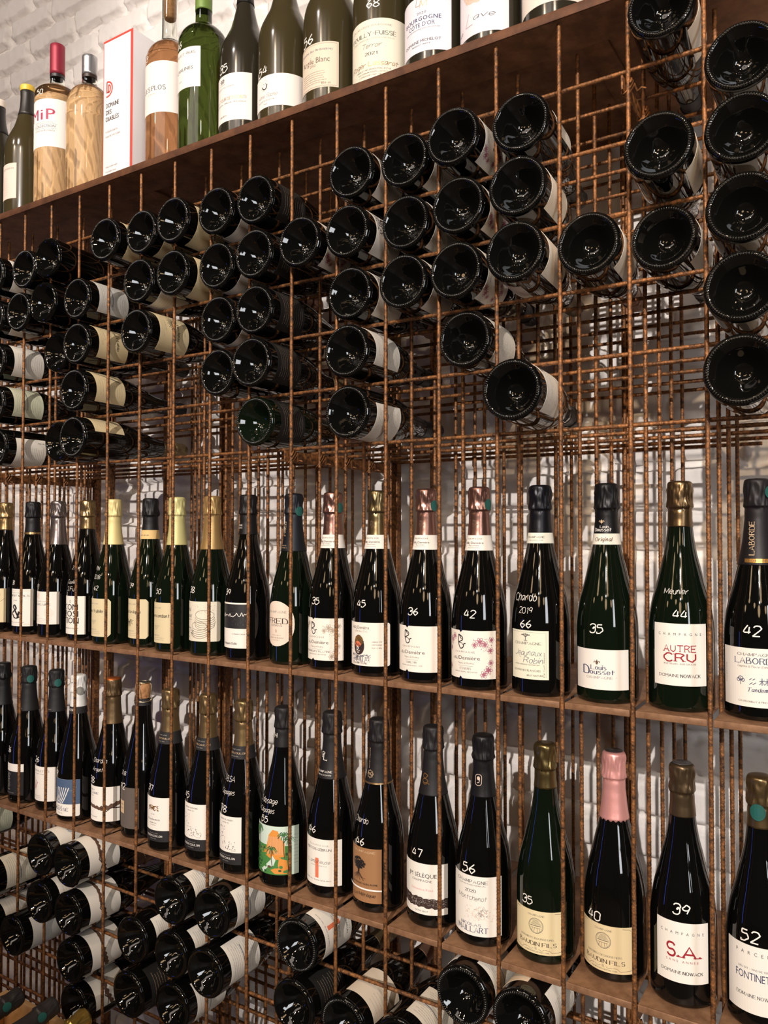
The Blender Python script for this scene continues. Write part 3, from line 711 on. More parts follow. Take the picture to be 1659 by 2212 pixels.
def demi_bottle(i, desc, frgb, art, px, pz, price, glass='dark_glass', seal=True):
    t = stand('A', i, desc, glass)
    crown_foil(t, frgb, 236, 0.3, 0.9); band(t, 0.2155, 0.2395, (244, 234, 222))
    if seal: sticker(t, 0.288, R_(76))
    neck_print(t, lambda a: (T(a, 'CHAMPAGNE', 17, 2.2, 25, 'g', 's', track=.2), T(a, 'A&J Demière', 10, 3.4, 30, 'k', 's'), T(a, 'Fleury la Rivière', 6.5, 1.8, 16, 'g', 'h'), a.rect(0, 4 * mm, 20 * mm, .3 * mm, 'g')), 0.2158, 0.0014)
    neck_print(t, lambda a: ampersand_leaf(a, 0, 0, 8 * mm, 'b'), 0.256, 0.0012)
    label(t, 0.018, 0.074 if i != 11 else 0.073, 0.095, (242, 232, 218), art, 0, 'notch' if i != 11 else 'round'); mark(t, [(price, px, pz, 14)])
demi_bottle(10, 'pink-copper foiled bottle with grey flowers on white label, priced 35, upper bottle shelf', PKC, demiere('k', 'SEIGNEURY PLATINE', 'BLANC DE BLANCS - BRUT NATURE', 'q'), -8, 116, '35', 'olive_black_glass' if False else 'dark_glass')
def egg(a, w, h):
    T(a, 'A&J Demière', 62, 5.2, 38, 'k', 's', x=-8); T(a, 'CHROMATYC', 56.5, 2.8, 28, 'l', 'f', x=-6)
    a.poly([(-10 * mm + 12 * mm * math.cos(q) * (1 - .12 * math.sin(q)), 35 * mm + 17 * mm * math.sin(q)) for q in np.linspace(0, 2 * PI, 33)[:-1]], 'db')
    a.poly([(-10 * mm + 10 * mm * math.cos(q), 42 * mm + 9 * mm * math.sin(q)) for q in np.linspace(0, 2 * PI, 25)[:-1]], 'au'); a.oval(-12 * mm, 36 * mm, 7 * mm, 5 * mm, 'o'); a.specks('egg', -.010, .038, .018, .022, 80, 'k', .0014)
    ampersand_leaf(a, -12 * mm, 25 * mm, 8 * mm, 'w')
    for k in range(-3, 3): a.rect((-9 + k * 3.6) * mm, 13 * mm, 1.2 * mm, 9 * mm, 'k')
    a.specks('eg2', -.008, .012, .04, .014, 120, 'n', .0013); T(a, 'CHAMPAGNE', 3, 2.6, 32, 'k', 'f', x=-8)
    for k in range(3): T(a, ('Alliance Vin', 'Vinification', 'sur Lies')[k], 40 - 5 * k, 2.4, 17, 'g', 'h', x=24, slant=.2); T(a, ('Fermenté', 'Terroir', 'Plaine')[k], 36 - 5 * k, 2, 12, 'g', 'h', x=-34)
demi_bottle(11, 'bronze-foiled bottle with egg-shaped cask on white label, priced 45, upper bottle shelf', (122, 106, 74), egg, -6, 117, '45', seal=False)
demi_bottle(12, 'pink-copper foiled bottle with plain white notched label, priced 36, upper bottle shelf', PKC, demiere('k', 'SUBLYM', 'BLANC DE BLANCS - 2021', None), -1, 110, '36')
demi_bottle(13, 'pink-copper foiled bottle with pink flowers on white label, priced 42, upper bottle shelf', PKC, demiere('k', 'ESSENS', 'BLANC DE MEUNIERS - BRUT NATURE', 'p'), 3, 112, '42')
t = stand('A', 14, 'black-foiled bottle with script label and tree, chalked 2019 and 66, upper bottle shelf')
crown_foil(t, (29, 29, 34), 243, 0.35, 0.6); band(t, 0.2275, 0.2435, (236, 232, 214)); neck_print(t, lambda a: (T(a, 'CHAMPAGNE', 8, 3.0, 27, 'g', 'f', x=-1), T(a, 'PAR LE PETIT NOIR', 4, 1.5, 22, 'l')), 0.2275, 0.0014)
def d(a, w, h):
    a.line([(w / 2 - .004, .003), (w / 2 - .004, h - .003), (-w / 2 + .002, h - .0025)], .0003, 'g'); x = -2 * mm
    a.line([(x, 57 * mm), (x, 63 * mm)], 1.2 * mm, 'g'); a.line([(x - 3 * mm, 57 * mm), (x + 3 * mm, 57 * mm)], .7 * mm, 'g')
    for q in (-6, -3, 0, 3, 6): a.line(smooth2([(x, 62 * mm), (x + q * .7 * mm, 65 * mm), (x + q * mm, (66 + (q % 2)) * mm)]), .8 * mm, 'g'); a.oval(x + q * mm, (66.5 - abs(q) * .2) * mm, 1.4 * mm, 1 * mm, 'g', 8)
    T(a, 'CHAMPAGNE', 51, 3.8, 44, 'g', 'f'); T(a, 'Jeaunaux', 35, 8.2, 44, 'n', 'h', x=0, slant=.25, wt=.7); T(a, 'Robin', 24, 8.0, 30, 'n', 'h', x=9, slant=.25, wt=.7); T(a, '-', 30, 5, 4, 'n', 'h', x=-12)
    T(a, 'ARTISAN VIGNERON A TALUS SAINT PRIX', 20.5, 1.7, 42, 'k', 's', x=-1); T(a, 'LES MARNES BLANCHES', 11.5, 2.8, 46, 'g', 's', x=-2); T(a, 'BRUT NATURE', 4.5, 2.4, 24, 'k', 's', x=12, slant=.2); T(a, 'Par Cyril Jeaunaux', 22, 2, 36, 'k', 'h', x=27, rot=PI / 2)
label(t, 0.026, 0.072, 0.066, (236, 230, 206), d, -7); mark(t, [('Chardo', -12, 142, 13), ('2019', -9, 123, 11), ('66', -8, 101, 14)])
t = stand('A', 15, 'black-foiled bottle with white neck band and lily emblem label, priced 35, upper bottle shelf', 'deep_green_glass')
crown_foil(t, (25, 24, 25), 240, 0.42, 0.5); band(t, 0.2265, 0.2425, (240, 232, 214))
def lily(a, x, y, s, c):
    a.poly([(x, y + s), (x + .22 * s, y + .45 * s), (x, y - .1 * s), (x - .22 * s, y + .45 * s)], c)
    for q in (-1, 1): a.line(smooth2([(x + q * .12 * s, y), (x + q * .35 * s, y + .5 * s), (x + q * .68 * s, y + .45 * s), (x + q * .6 * s, y + .15 * s)]), .16 * s, c)
    a.rect(x, y, .7 * s, .12 * s, c); a.poly([(x - .15 * s, y), (x, y - .45 * s), (x + .15 * s, y)], c)
neck_print(t, lambda a: (lily(a, -2 * mm, 15 * mm, 5 * mm, 't'), T(a, 'Louis', 7.4, 3.2, 12, 'w', 'f', x=2), T(a, 'Dousset', 2.5, 4.6, 24, 'w', 'f', x=-1)), 0.2435, 0.0013)
neck_print(t, lambda a: T(a, 'Original', 5, 5.4, 24, 'b', 'f', slant=.2), 0.2265, 0.0014)
label(t, 0.020, 0.057, 0.086, (240, 231, 220), lambda a, w, h: (lily(a, -3 * mm, 37 * mm, 6 * mm, 'b'), T(a, 'Louis', 28.5, 6, 22, 'n', 'f', x=-1), T(a, 'D', 22, 11.5, 9.5, 'n', 'f', x=-20), T(a, 'ousset', 22, 6.2, 34, 'n', 'f', x=4), T(a, 'CHAMPAGNE', 15.5, 3.4, 38, 'l', 'f'), T(a, '.', 17, 4, 1, 'l', x=-24), T(a, '.', 17, 4, 1, 'l', x=24)), 1)
mark(t, [('35', -2, 100, 15)], ang=-2)
def nowack(main, sub, s2, c='r'):
    def d(a, w, h):
        T(a, 'CHAMPAGNE', h / mm - 16, 3.6, 58, 'k', 's', track=.75)
        if main == 'AUTRE':
            T(a, 'AUTRE', 46, 8.6, 42, c, 'y'); T(a, 'CRU', 33, 10.6, 41, c, 'y', wt=1.15); T(a, 'RIVE DROITE - RIVE GAUCHE', 28.5, 2.2, 42, 'b')
        else:
            T(a, 'S.', 34, 17, 17, c, 'y', x=-13, wt=1.15); T(a, 'A.', 34, 15, 22, c, 'y', x=12, wt=1.15); T(a, 'SANS ANNÉE', 27, 3, 42, 'r', 's', track=.4)
        T(a, 'DOMAINE', 11.5, 4.2, 27, 'k', 's', x=-15); T(a, 'NOWACK', 11.5, 4.2, 26, 'k', 'f', x=14, wt=1.3)
    return d
t = stand('A', 16, 'bronze-foiled bottle with red typewriter lettering on white label, priced 44, upper bottle shelf', 'deep_green_glass')
crown_foil(t, (118, 96, 68), 252, 0.28, 0.9); label(t, 0.036, 0.084, 0.074, WH, nowack('AUTRE', '', ''), 9); mark(t, [('Meunier', 0, 160, 9), ('44', 6, 127, 14)], ang=1)
t = stand('A', 17, 'rightmost bottle of the upper bottle shelf, long black foil with copper lettering, priced 42')
crown_foil(t, (32, 28, 29), 201, 0.5, 0.3); sticker(t, 0.298, R_(58), c='tl')
neck_print(t, lambda a: (T(a, 'LABORDE', 33, 6.4, 44, 't', 'f', x=-2, rot=PI / 2), a.rect(1 * mm, 3.5 * mm, 30 * mm, 5 * mm, 'au'), T(a, 'CHAMPAGNE', 2.2, 2.6, 24, 'b', 'f', x=1)), 0.2035)
def d(a, w, h):
    T(a, 'CHAMPAGNE', 66, 3.6, 44, 'g', 'f', x=0); T(a, 'LABORDE', 56, 7.4, 52, 'n', 'f'); T(a, 'Delphine & Pierre-Emmanuel', 51, 2.6, 44, 'b', 'h', slant=.2); T(a, 'VIGNERONS', 40, 1.6, 26, 'b', x=-42, rot=PI / 2)
    x = -18 * mm; a.ring(x, 36 * mm, 3.2 * mm, 2.6 * mm, .8 * mm, 'n'); a.ring(x - 3 * mm, 34 * mm, 2 * mm, 2 * mm, .8 * mm, 'n'); a.ring(x + 3 * mm, 34 * mm, 2 * mm, 2 * mm, .8 * mm, 'n'); a.line([(x, 28 * mm), (x, 37 * mm)], .8 * mm, 'n')
    for x0 in (-7, -3): a.line([(x0 * mm, 35 * mm), ((x0 + 3) * mm, 37 * mm)], .8 * mm, 'n'); a.line([(x0 * mm, 29 * mm), ((x0 + 4) * mm, 32 * mm)], .8 * mm, 'n')
    for x0 in (8, 14): a.line([(x0 * mm - 3 * mm, 34 * mm), (x0 * mm + 3 * mm, 35 * mm)], .9 * mm, 'n'); a.line([(x0 * mm, 29 * mm), (x0 * mm, 38 * mm)], .9 * mm, 'n'); a.line([(x0 * mm - 3 * mm, 29.5 * mm), (x0 * mm, 34 * mm), (x0 * mm + 3 * mm, 29.5 * mm)], .8 * mm, 'n')
    a.line([(24 * mm, 30 * mm), (32 * mm, 30 * mm), (32 * mm, 37 * mm), (24 * mm, 37 * mm), (24 * mm, 30 * mm)], .9 * mm, 'n'); a.oval(28 * mm, 33.5 * mm, .8 * mm, .8 * mm, 'n', 8)
    T(a, 'Tandem', 20, 5, 24, 'n', 'f', x=2, slant=.2); T(a, 'CHARDONNAY & PINOT NOIR', 6, 2.2, 46, 'g', 'f', x=2)
label(t, 0.018, 0.076, 0.096, WH, d, 0); mark(t, [('42', -4, 110, 16)])

# ---- lower row, left to right
t = stand('B', 0, 'dark-foiled bottle cut by the left picture edge, lower bottle shelf'); crown_foil(t, BLACKFOIL, 215, 0.5, 0.3)
label(t, 0.022, 0.075, 0.08, (60, 58, 58), None)
t = stand('B', 1, 'black-foiled bottle with teal seal and two-tone label, priced 36, lower bottle shelf')
crown_foil(t, (29, 28, 28), 212, 0.6, 0.2); sticker(t, 0.288, R_(64)); neck_print(t, lambda a: T(a, 'LES PIERRES', 2, 2.2, 22, 'l', 'f', x=-6), 0.215)
label(t, 0.020, 0.073, 0.076, (36, 35, 36), lambda a, w, h: (a.rect(0, h - 9 * mm, w, 18 * mm, 'w'), [a.rect(-6 * mm, (12 + 6 * k) * mm, 9 * mm, 4 * mm, 'g') for k in range(7)], a.specks('bw', -.006, .03, .016, .04, 90, 'l', .0014), T(a, 'BLANC DE NOIRS', 4, 2, 30, 'l')), -6)
mark(t, [('36', -14, 118, 15)])
t = stand('B', 2, 'black-foiled bottle with teal seal and red flame label mark, priced 26, lower bottle shelf')
crown_foil(t, (29, 28, 28), 221, 0.6, 0.2); sticker(t, 0.288, R_(64)); neck_print(t, lambda a: T(a, 'FERGEUX', 2, 2, 24, 'l', 'f', x=-4), 0.224)
label(t, 0.023, 0.078, 0.086, WH, lambda a, w, h: (T(a, 'LES GOULETTES', 66, 4, 56, 'g', 'f'), T(a, 'CHAMPAGNE', 60, 2, 32, 'l', 'f'), [a.line(smooth2([(-12 * mm, 26 * mm), ((-14 + q) * mm, 36 * mm), ((-12 + 1.6 * q) * mm, (48 - q) * mm)]), 1.4 * mm, 'r') for q in (-3, 2, 6)], a.line([(-14 * mm, 22 * mm), (-10 * mm, 28 * mm)], .8 * mm, 'r'), T(a, 'EXTRA BRUT', 10, 2, 26, 'l', x=-6), a.para(8, -.004, .004, .007, .03, 2)), 0)
mark(t, [('26', -10, 110, 15)])
t = stand('B', 3, 'white-foiled bottle with blue striped label, priced 39, lower bottle shelf')
crown_foil(t, (236, 234, 228), 246, 0.45, 0.1); sticker(t, 0.283, R_(60), r=0.008, c='l', off=0.0006); band(t, 0.232, 0.247, (40, 38, 40)); neck_print(t, lambda a: (T(a, 'MOUSSÉ', 4, 4.6, 30, 'w', 'f', x=-6)), 0.234, 0.0014); neck_print(t, lambda a: T(a, 'CHAMPAGNE', 0, 2.2, 22, 'g', 'f', x=-8), 0.300, 0.003)
def d(a, w, h):
    a.rect(0, h - 27 * mm, w, 54 * mm, 'bl'); a.rect(-28 * mm, 56 * mm, 22 * mm, 2 * mm, 'w')
    for k in range(6): a.line(smooth2([((-20 + 5 * k) * mm, 27 * mm), ((-12 + 5 * k) * mm, 40 * mm), ((-8 + 6 * k) * mm, 62 * mm)]), 1.9 * mm, 'w')
    a.ring(26 * mm, 66 * mm, 12 * mm, 10 * mm, .5 * mm, 'l', a0=PI, a1=2 * PI); a.line(smooth2([(-30 * mm, 30 * mm), (-26 * mm, 34 * mm), (-20 * mm, 30 * mm)]), .8 * mm, 'w')
    T(a, 'CHAMPAGNE', 19, 2, 24, 'g', x=-6); T(a, 'MOUSSÉ', 11, 6.4, 46, 'n', 'f', x=-2); T(a, 'FILS', 5, 2, 12, 'g', 'f')
label(t, 0.013, 0.080, 0.092, WH, d, 0, 'round'); mark(t, [('39', -22, 98, 15)])
t = stand('B', 4, 'orange-topped bronze foil bottle with brown branch label, priced 38, lower bottle shelf')
crown_foil(t, (110, 88, 60), 219, 0.4, 0.7); MB().lathe([(0.0168, 0.3140), (0.0152, 0.3170), (0.0120, 0.3180), (0.0005, 0.3182)], 32).obj('cap_disc', [foil((206, 116, 60), 0.35, 0.7)], t)
label(t, 0.016, 0.074, 0.110, WH, lambda a, w, h: (branch(a, w, h), T(a, 'MATHIEU', 64, 3.0, 30, 'g', 'f', x=-20), T(a, 'GUILLAUME', 57, 4.4, 44, 'n', 'f', x=-14), T(a, 'CHAMPAGNE', 52, 2, 28, 'l', 'f', x=-20), T(a, 'PAR LES SAPINS', 8, 2, 38, 'g', x=-14), T(a, '1 2 3', 16, 2, 14, 'g', x=-30)), 0)
mark(t, [('Chardon', 4, 140, 11), ('Argent', 2, 122, 10), ('38', -16, 96, 16)])
t = stand('B', 5, 'bottle with bare wired cork and grey-brown label, priced 92, lower bottle shelf')
label(t, 0.021, 0.084, 0.074, (98, 88, 80), lambda a, w, h: (a.rect(-9 * mm, 42 * mm, 20 * mm, 26 * mm, 't'), T(a, 'ORIGINE', 46, 2.6, 15, 'b', x=-9), T(a, 'CRAYERES', 38, 2.2, 15, 'b', x=-9)), -9); mark(t, [('2018', -14, 128, 10), ('92', -14, 100, 15)])
MB().lathe([(0.0148, 0.284), (0.0152, 0.290), (0.0165, 0.296), (0.0172, 0.306), (0.0165, 0.313), (0.0128, 0.3158), (0.0005, 0.3165)], 40).obj('cork', ['cork'], t)
MB().lathe([(0.0130, 0.3166), (0.0138, 0.3172), (0.0135, 0.3180), (0.0005, 0.3184)], 40).obj('cap_disc', [foil((60, 56, 56), 0.3, 0.7)], t)
cage = MB()
for k in range(4):
    a_ = k * PI / 2 + 0.4; p = lambda r, z, q=0: (r * math.sin(a_ + q), -r * math.cos(a_ + q), z)
    for q in (-0.06, 0.06): cage.tube([p(.0135, .3176, q), p(.0180, .313, q), p(.0186, .300, q * 2), p(.0178, .286, q * 3), p(.0186, .278, q * 4)], .0006, 6)
for z, r in ((.278, .0186), (.3172, .0138)):
    for dz in (0, .0012): cage.tube([(r * math.sin(q), -r * math.cos(q), z + dz + .0006 * math.sin(5 * q)) for q in np.linspace(0, 2 * PI, 33)], .0007, 6)
cage.tube([(.0186, -.004, .278), (.024, -.003, .281), (.0275, 0, .286), (.024, .002, .288)], .0007, 6)
cage.obj('wire_cage', ['wire'], t); band(t, 0.270, 0.284, (48, 46, 48), 0.0006, 'neck_collar')
t = stand('B', 6, 'gold-foiled bottle with golden vine drawing on its label, priced 37, lower bottle shelf')
def goldneck(t):
    crown_foil(t, (142, 118, 80), 231, 0.36, 0.8); band(t, 0.209, 0.2325, (40, 38, 38)); neck_print(t, lambda a: (T(a, 'CHAMPAGNE', 16, 2.2, 24, 'l', 'f', x=-2), T(a, 'ROGER COULON', 9, 3.2, 44, 't', 'f', x=-2), T(a, 'DEPUIS 1806', 4, 1.8, 18, 'l', 'f', x=-2)), 0.209, 0.0014)
goldneck(t); label(t, 0.020, 0.087, 0.076, WH, coulon('Vindemia'), 0); mark(t, [('37', -12, 119, 13)])
t = stand('B', 7, 'gold-foiled bottle with ink flecks on its label, priced 45, lower bottle shelf')
goldneck(t); label(t, 0.021, 0.089, 0.072, WH, coulon('HERI-HODIE'), -3); mark(t, [('45', -18, 119, 14)])
t = stand('B', 8, 'crinkled gold foil bottle with ink-fleck label, priced 78, lower bottle shelf')
goldneck(t); label(t, 0.019, 0.088, 0.067, WH, coulon('ESPRIT DE VRIGNY'), -6); mark(t, [('78', -14, 113, 15), ('0 BSA', -8, 168, 12), ('6 Cépages', -12, 146, 10)])
t = stand('B', 9, 'black-foiled bottle with colourful jungle landscape label, priced 55, lower bottle shelf')
crown_foil(t, (31, 29, 29), 244, 0.55, 0.25); neck_print(t, lambda a: T(a, 'H', 0, 8, 7, 'w', 's', x=-4), 0.262, 0.002)
def d(a, w, h):
    a.rect(0, h * .8, w, h * .4, 'sk'); a.rect(0, h * .3, w, h * .6, 'gr')
    for pts in ([(-12, 34), (-4, 70), (4, 80), (14, 78), (20, 64), (26, 58), (27, 30), (6, 26)], [(0, 8), (14, 14), (16, 30), (30, 26), (34, 2), (8, 2)], [(-26, 44), (-14, 48), (-10, 38), (-20, 36)]): a.poly([(x * mm, y * mm) for x, y in pts], 'or_')
    for k in range(12): a.line([((-6 + 2.6 * k) * mm, 36 * mm), ((-3 + 2.2 * k) * mm, 68 * mm)], .5 * mm, 'lp')
    a.poly([(x * mm, y * mm) for x, y in ((-16, 2), (-6, 12), (6, 16), (10, 26), (4, 34), (0, 26), (-8, 18), (-24, 4))], 'sk')
    r = random.Random(12)
    for k in range(120):
        x, y = r.uniform(-46, 46), r.uniform(2, 46)
        if -10 < x < 30 and 26 < y or (-20 < x < 30 and y < 26 and r.random() < .8): continue
        a.oval(x * mm, y * mm, r.uniform(2, 4.4) * mm, r.uniform(1.4, 3.2) * mm, r.choice(['gr', 'gd', 'gr']), 9)
    for tx, ty, b in ((-36, 72, 40), (-28, 78, 40), (24, 70, 30), (34, 62, 26), (2, 44, 14), (-44, 66, 30)):
        a.line(smooth2([((tx + 2) * mm, b * mm), (tx * mm, (ty + b) / 2 * mm), (tx * mm, ty * mm)]), 1.1 * mm, 'b')
        for q in range(9): a.line(smooth2([(tx * mm, ty * mm), ((tx + 6 * math.cos(q * .72)) * mm, (ty + 3 + 4 * math.sin(q * .72)) * mm), ((tx + 11 * math.cos(q * .72)) * mm, (ty - 2 + 6 * math.sin(q * .72)) * mm)]), 1.3 * mm, ['gr', 'gd'][q % 2])
    a.oval(-2 * mm, 14 * mm, 4 * mm, 2.2 * mm, 'b', 10); a.rect(46 * mm, h / 2, 14 * mm, h, 'sk'); a.para(6, .047, .02, .07, .010, 9, 'g', .0012)
label(t, 0.024, 0.086, 0.108, (204, 218, 190), d, 8); mark(t, [('0 dosage', -8, 148, 11), ('6 Cépages', -12, 132, 10), ('55', -10, 114, 13)])
t = stand('B', 10, 'black-foiled bottle with orange bar on white label, priced 46, lower bottle shelf')
crown_foil(t, (31, 29, 29), 201, 0.5, 0.25); neck_print(t, lambda a: (T(a, 'P', 34, 10, 5.5, 'w', 'f', x=-5), T(a, 'L', 30, 11, 7, 'w', 'f', x=-1), T(a, 'CHAMPAGNE', 9, 3.4, 32, 'w', 'f', x=-2), T(a, 'Thierry & Corinne', 4, 2.6, 30, 'w', 'h', x=-2)), 0.203)
def ambit(a, w, h):
    a.line([(-2 * mm, 13 * mm), (-2 * mm, 47 * mm)], 7 * mm, 'o'); T(a, 'CHAMPAGNE', 68, 2.8, 40, 'l', 's', track=.3); T(a, 'PERTOIS-LEBRUN', 60, 4.4, 54, 'k', 's', x=-2)
    T(a, "L'ambitieuse", 38, 6, 48, 'k', 'h', x=-2, slant=.25, wt=.75); T(a, 'GRAND ASSEMBLAGE', 33, 1.8, 34, 'l'); T(a, 'GRAND CRU - BLANC DE BLANCS', 8, 2, 58, 'g', x=-4)
label(t, 0.022, 0.080, 0.088, WH, ambit, 2); mark(t, [('46', -14, 111, 14)])
t = stand('B', 11, 'black-foiled bottle with black oak tree on copper-brown label, priced 46, lower bottle shelf')
crown_foil(t, (32, 29, 29), 210, 0.5, 0.25); band(t, 0.209, 0.2115, (160, 130, 90), 0.0016, metal=0.8, rough=0.35)
neck_print(t, lambda a: ([a.line([(-4 * mm + 7 * mm * math.cos(o_ + q * PI / 2), 12 * mm + 7 * mm * math.sin(o_ + q * PI / 2)) for q in range(5)], .5 * mm, 't') for o_ in (0, .78)], T(a, 'MG', 9.5, 5, 9, 't', 's', x=-4), T(a, 'MATHIEU GUILLAUME', 38, 1.8, 34, 't', 's', x=-6, rot=PI / 2)), 0.213)
def d(a, w, h):
    T(a, 'CHAMPAGNE', h / mm - 8, 3.2, 46, 't', 'f', x=2, track=.3); r = random.Random(4)
    for k in range(150):
        q, L = r.uniform(0, 2 * PI), r.uniform(0, 1) ** .6; a.oval((-6 + 14 * L * math.cos(q)) * mm, (64 + 9.5 * L * math.sin(q)) * mm, r.uniform(.8, 1.9) * mm, r.uniform(.7, 1.5) * mm, 'k', 7)
    a.line(smooth2([(-6 * mm, 46 * mm), (-5.4 * mm, 52 * mm), (-6.4 * mm, 60 * mm)]), 2.6 * mm, 'k')
    for q in range(9):
        s_ = (q - 4) * 3.6; a.line(smooth2([((-6 + s_ * .12) * mm, 48 * mm), ((-6 + s_ * .6) * mm, (43 - (q % 3)) * mm), ((-6 + s_) * mm, (40 - 4 * (q % 2)) * mm)]), .6 * mm, 'db')
        a.line(smooth2([((-6 + s_ * .12) * mm, 54 * mm), ((-6 + s_ * .5) * mm, 60 * mm), ((-6 + s_ * .8) * mm, 66 * mm)]), .8 * mm, 'k')
    T(a, 'MARTEAUX GUILLAUME', 30, 2.8, 54, 'k', 's', x=2); a.line([(-w / 2, 24 * mm), (w / 2, 22 * mm)], 2.6 * mm, 'w'); T(a, 'La Métèque'.replace('ê', 'e'), 11, 5.4, 42, 'k', 'h', x=4, slant=.2, wt=.9)
label(t, 0.017, 0.090, 0.072, (160, 116, 78), d, -8); mark(t, [('Chardo', -14, 146, 11), ('46', -12, 110, 15)])
t = stand('B', 12, 'black-foiled bottle with dark rocky stripe on white label, priced 47, lower bottle shelf')
crown_foil(t, (31, 29, 29), 206, 0.5, 0.25); neck_print(t, lambda a: T(a, '8', 0, 15, 9, 'au', 'h', x=-4, wt=.8), 0.226); neck_print(t, lambda a: a.line(smooth2([(-9 * mm, 4 * mm), (-4 * mm, 1 * mm), (1 * mm, 4 * mm), (4 * mm, 2 * mm)]), .7 * mm, 'au'), 0.222)
def d(a, w, h):
    T(a, 'JM SÉLÈQUE', 59, 6.2, 52, 'k', 's', wt=1); T(a, 'CHAMPAGNE', 52, 3.6, 36, 'g', 's'); T(a, 'Solessence Rosé', 38, 3.6, 40, 'pk', 's'); r = random.Random(5)
    a.poly([(w * (k / 20 - .5), (26 - k * .1 + r.uniform(0, 3)) * mm) for k in range(21)] + [(w * (.5 - k / 20), (11 + r.uniform(-1.5, 1.5)) * mm) for k in range(21)], 'db'); a.specks('rk', 0, .019, w * .96, .012, 160, 'l', .0012); T(a, 'EXTRA BRUT', 4, 2.6, 24, 'g', 's')
label(t, 0.022, 0.081, 0.090, WH, d, 2); mark(t, [('47', -8, 112, 15)])
t = stand('B', 13, 'black-foiled bottle with pale village sketch on white label, priced 56, lower bottle shelf')
crown_foil(t, (29, 27, 28), 222, 0.4, 0.35); neck_print(t, lambda a: ([a.line(outline(10 * mm, 17 * mm, 'round') + [outline(10 * mm, 17 * mm, 'round')[0]], .8 * mm, 'lp')], a.oval(0, 11 * mm, 2.4 * mm, 3 * mm, 'lp', 14), a.line(smooth2([(2 * mm, 10 * mm), (1 * mm, 5 * mm), (-2 * mm, 4 * mm)]), 1 * mm, 'lp')), 0.240)
def d(a, w, h):
    T(a, 'CHAMPAGNE', 80, 4.6, 54, 'k', 'f', x=-3, track=.3); T(a, 'VILLERS ALLERAND PREMIER CRU', 76, 1.9, 48, 'g', x=-3); T(a, '2020', 66, 4.4, 18, 'k', 'f', x=-4); T(a, 'Montchenot', 54, 7, 50, 'k', 'h', x=-3, slant=.2, wt=.7)
    a.specks('vil', .012, .034, .05, .022, 130, 'lp', .0014); a.specks('vi2', .014, .036, .018, .014, 45, 'l', .0014); a.line([(14 * mm, 38 * mm), (18 * mm, 46 * mm), (22 * mm, 38 * mm)], .5 * mm, 'g')
    T(a, 'NICOLAS', 15, 4, 34, 'n', 'f', x=-4); T(a, 'MAILLART', 5.5, 8, 52, 'n', 'f', x=-2)
label(t, 0.017, 0.091, 0.094, WH, d, 2); mark(t, [('56', -6, 112, 17)])
t = stand('B', 14, 'short gold-foiled bottle with cream crest label, priced 35, lower bottle shelf', 'deep_green_glass')
crown_foil(t, (128, 110, 70), 250, 0.3, 0.9); label(t, 0.015, 0.063, 0.088, (226, 208, 164), baudin('PREMIERS BOURGEONS'), 1); mark(t, [('35', -14, 85, 14)])
t = stand('B', 15, 'pink-foiled bottle with cream crest label, priced 40, lower bottle shelf')
crown_foil(t, (226, 160, 152), 221, 0.4, 0.45, jag=True); MB().lathe([(0.0130, 0.3172), (0.0126, 0.3178), (0.0005, 0.3180)], 32).obj('cap_disc', [foil((90, 84, 84), 0.3, 0.7)], t)
label(t, 0.0135, 0.0655, 0.086, (222, 200, 156), baudin('ENSEMBLE DES NOISETIERS'), -6); mark(t, [('40', -20, 82, 16)])
t = stand('B', 16, 'bronze-foiled bottle with red initials on white label, priced 39, lower bottle shelf')
crown_foil(t, (98, 80, 58), 246, 0.35, 0.75); MB().lathe([(0.0130, 0.3172), (0.0126, 0.3178), (0.0005, 0.3180)], 32).obj('cap_disc', [foil((120, 116, 116), 0.3, 0.7)], t)
label(t, 0.034, 0.080, 0.072, WH, nowack('S', '', ''), 9); mark(t, [('39', 5, 124, 16)])
t = stand('B', 17, 'rightmost bottle of the lower bottle shelf, gold foil with teal seal, priced 52')
crown_foil(t, (128, 106, 72), 250, 0.3, 0.85); sticker(t, 0.272, R_(-4), r=0.0095)
def d(a, w, h):
    T(a, 'PARCELLE', 74, 4.4, 56, 'k', 's', x=-6, track=.8); T(a, 'LIEU DIT - VINS DE TERROIR', 55, 2.4, 46, 'g', x=-8); T(a, 'FONTINETTE', 42, 9.5, 54, 'n', 's', x=-8); T(a, 'DOMAINE NOWACK', 20, 4.2, 52, 'k', 'f', x=-8); a.para(44, .036, .028, .062, .013, 12, 'g', .0013)
label(t, 0.022, 0.086, 0.100, WH, d, 8); mark(t, [('52', -10, 112, 17)])

# ---- trays under them
words = ['leftmost', 'second', 'third', 'fourth', 'fifth', 'sixth', 'seventh', 'eighth', 'ninth', 'tenth', 'eleventh', 'twelfth', 'thirteenth', 'fourteenth', 'fifteenth', 'sixteenth', 'seventeenth', 'rightmost']
foots = {('A', 4): 'cream-foiled bottle', ('A', 9): 'oval-labelled bottle', ('A', 14): 'script-labelled bottle chalked 2019', ('A', 13): 'bottle with pink flower label', ('A', 11): 'egg-cask bottle', ('A', 7): 'macaron-drawing bottle', ('A', 3): 'bottle with bold black stacked lettering',
         ('B', 9): 'jungle-label bottle', ('B', 11): 'oak-tree bottle', ('B', 15): 'pink-foiled bottle', ('B', 5): 'bottle with the wire cage', ('B', 3): 'white-foiled bottle', ('B', 10): 'orange-bar bottle'}
for row, z in (('A', ZA), ('B', ZB)):
    sname = 'upper' if row == 'A' else 'lower'
    for i in range(18):
        who = ('under the ' + foots[(row, i)]) if (row, i) in foots else ('%s from the left' % words[i] if 0 < i < 17 else words[i] + ' of its row')
        tray(i - 2, z, 'rust-brown steel tray of the %s bottle shelf, %s' % (sname, who), 'steel trays of the %s bottle shelf' % sname)
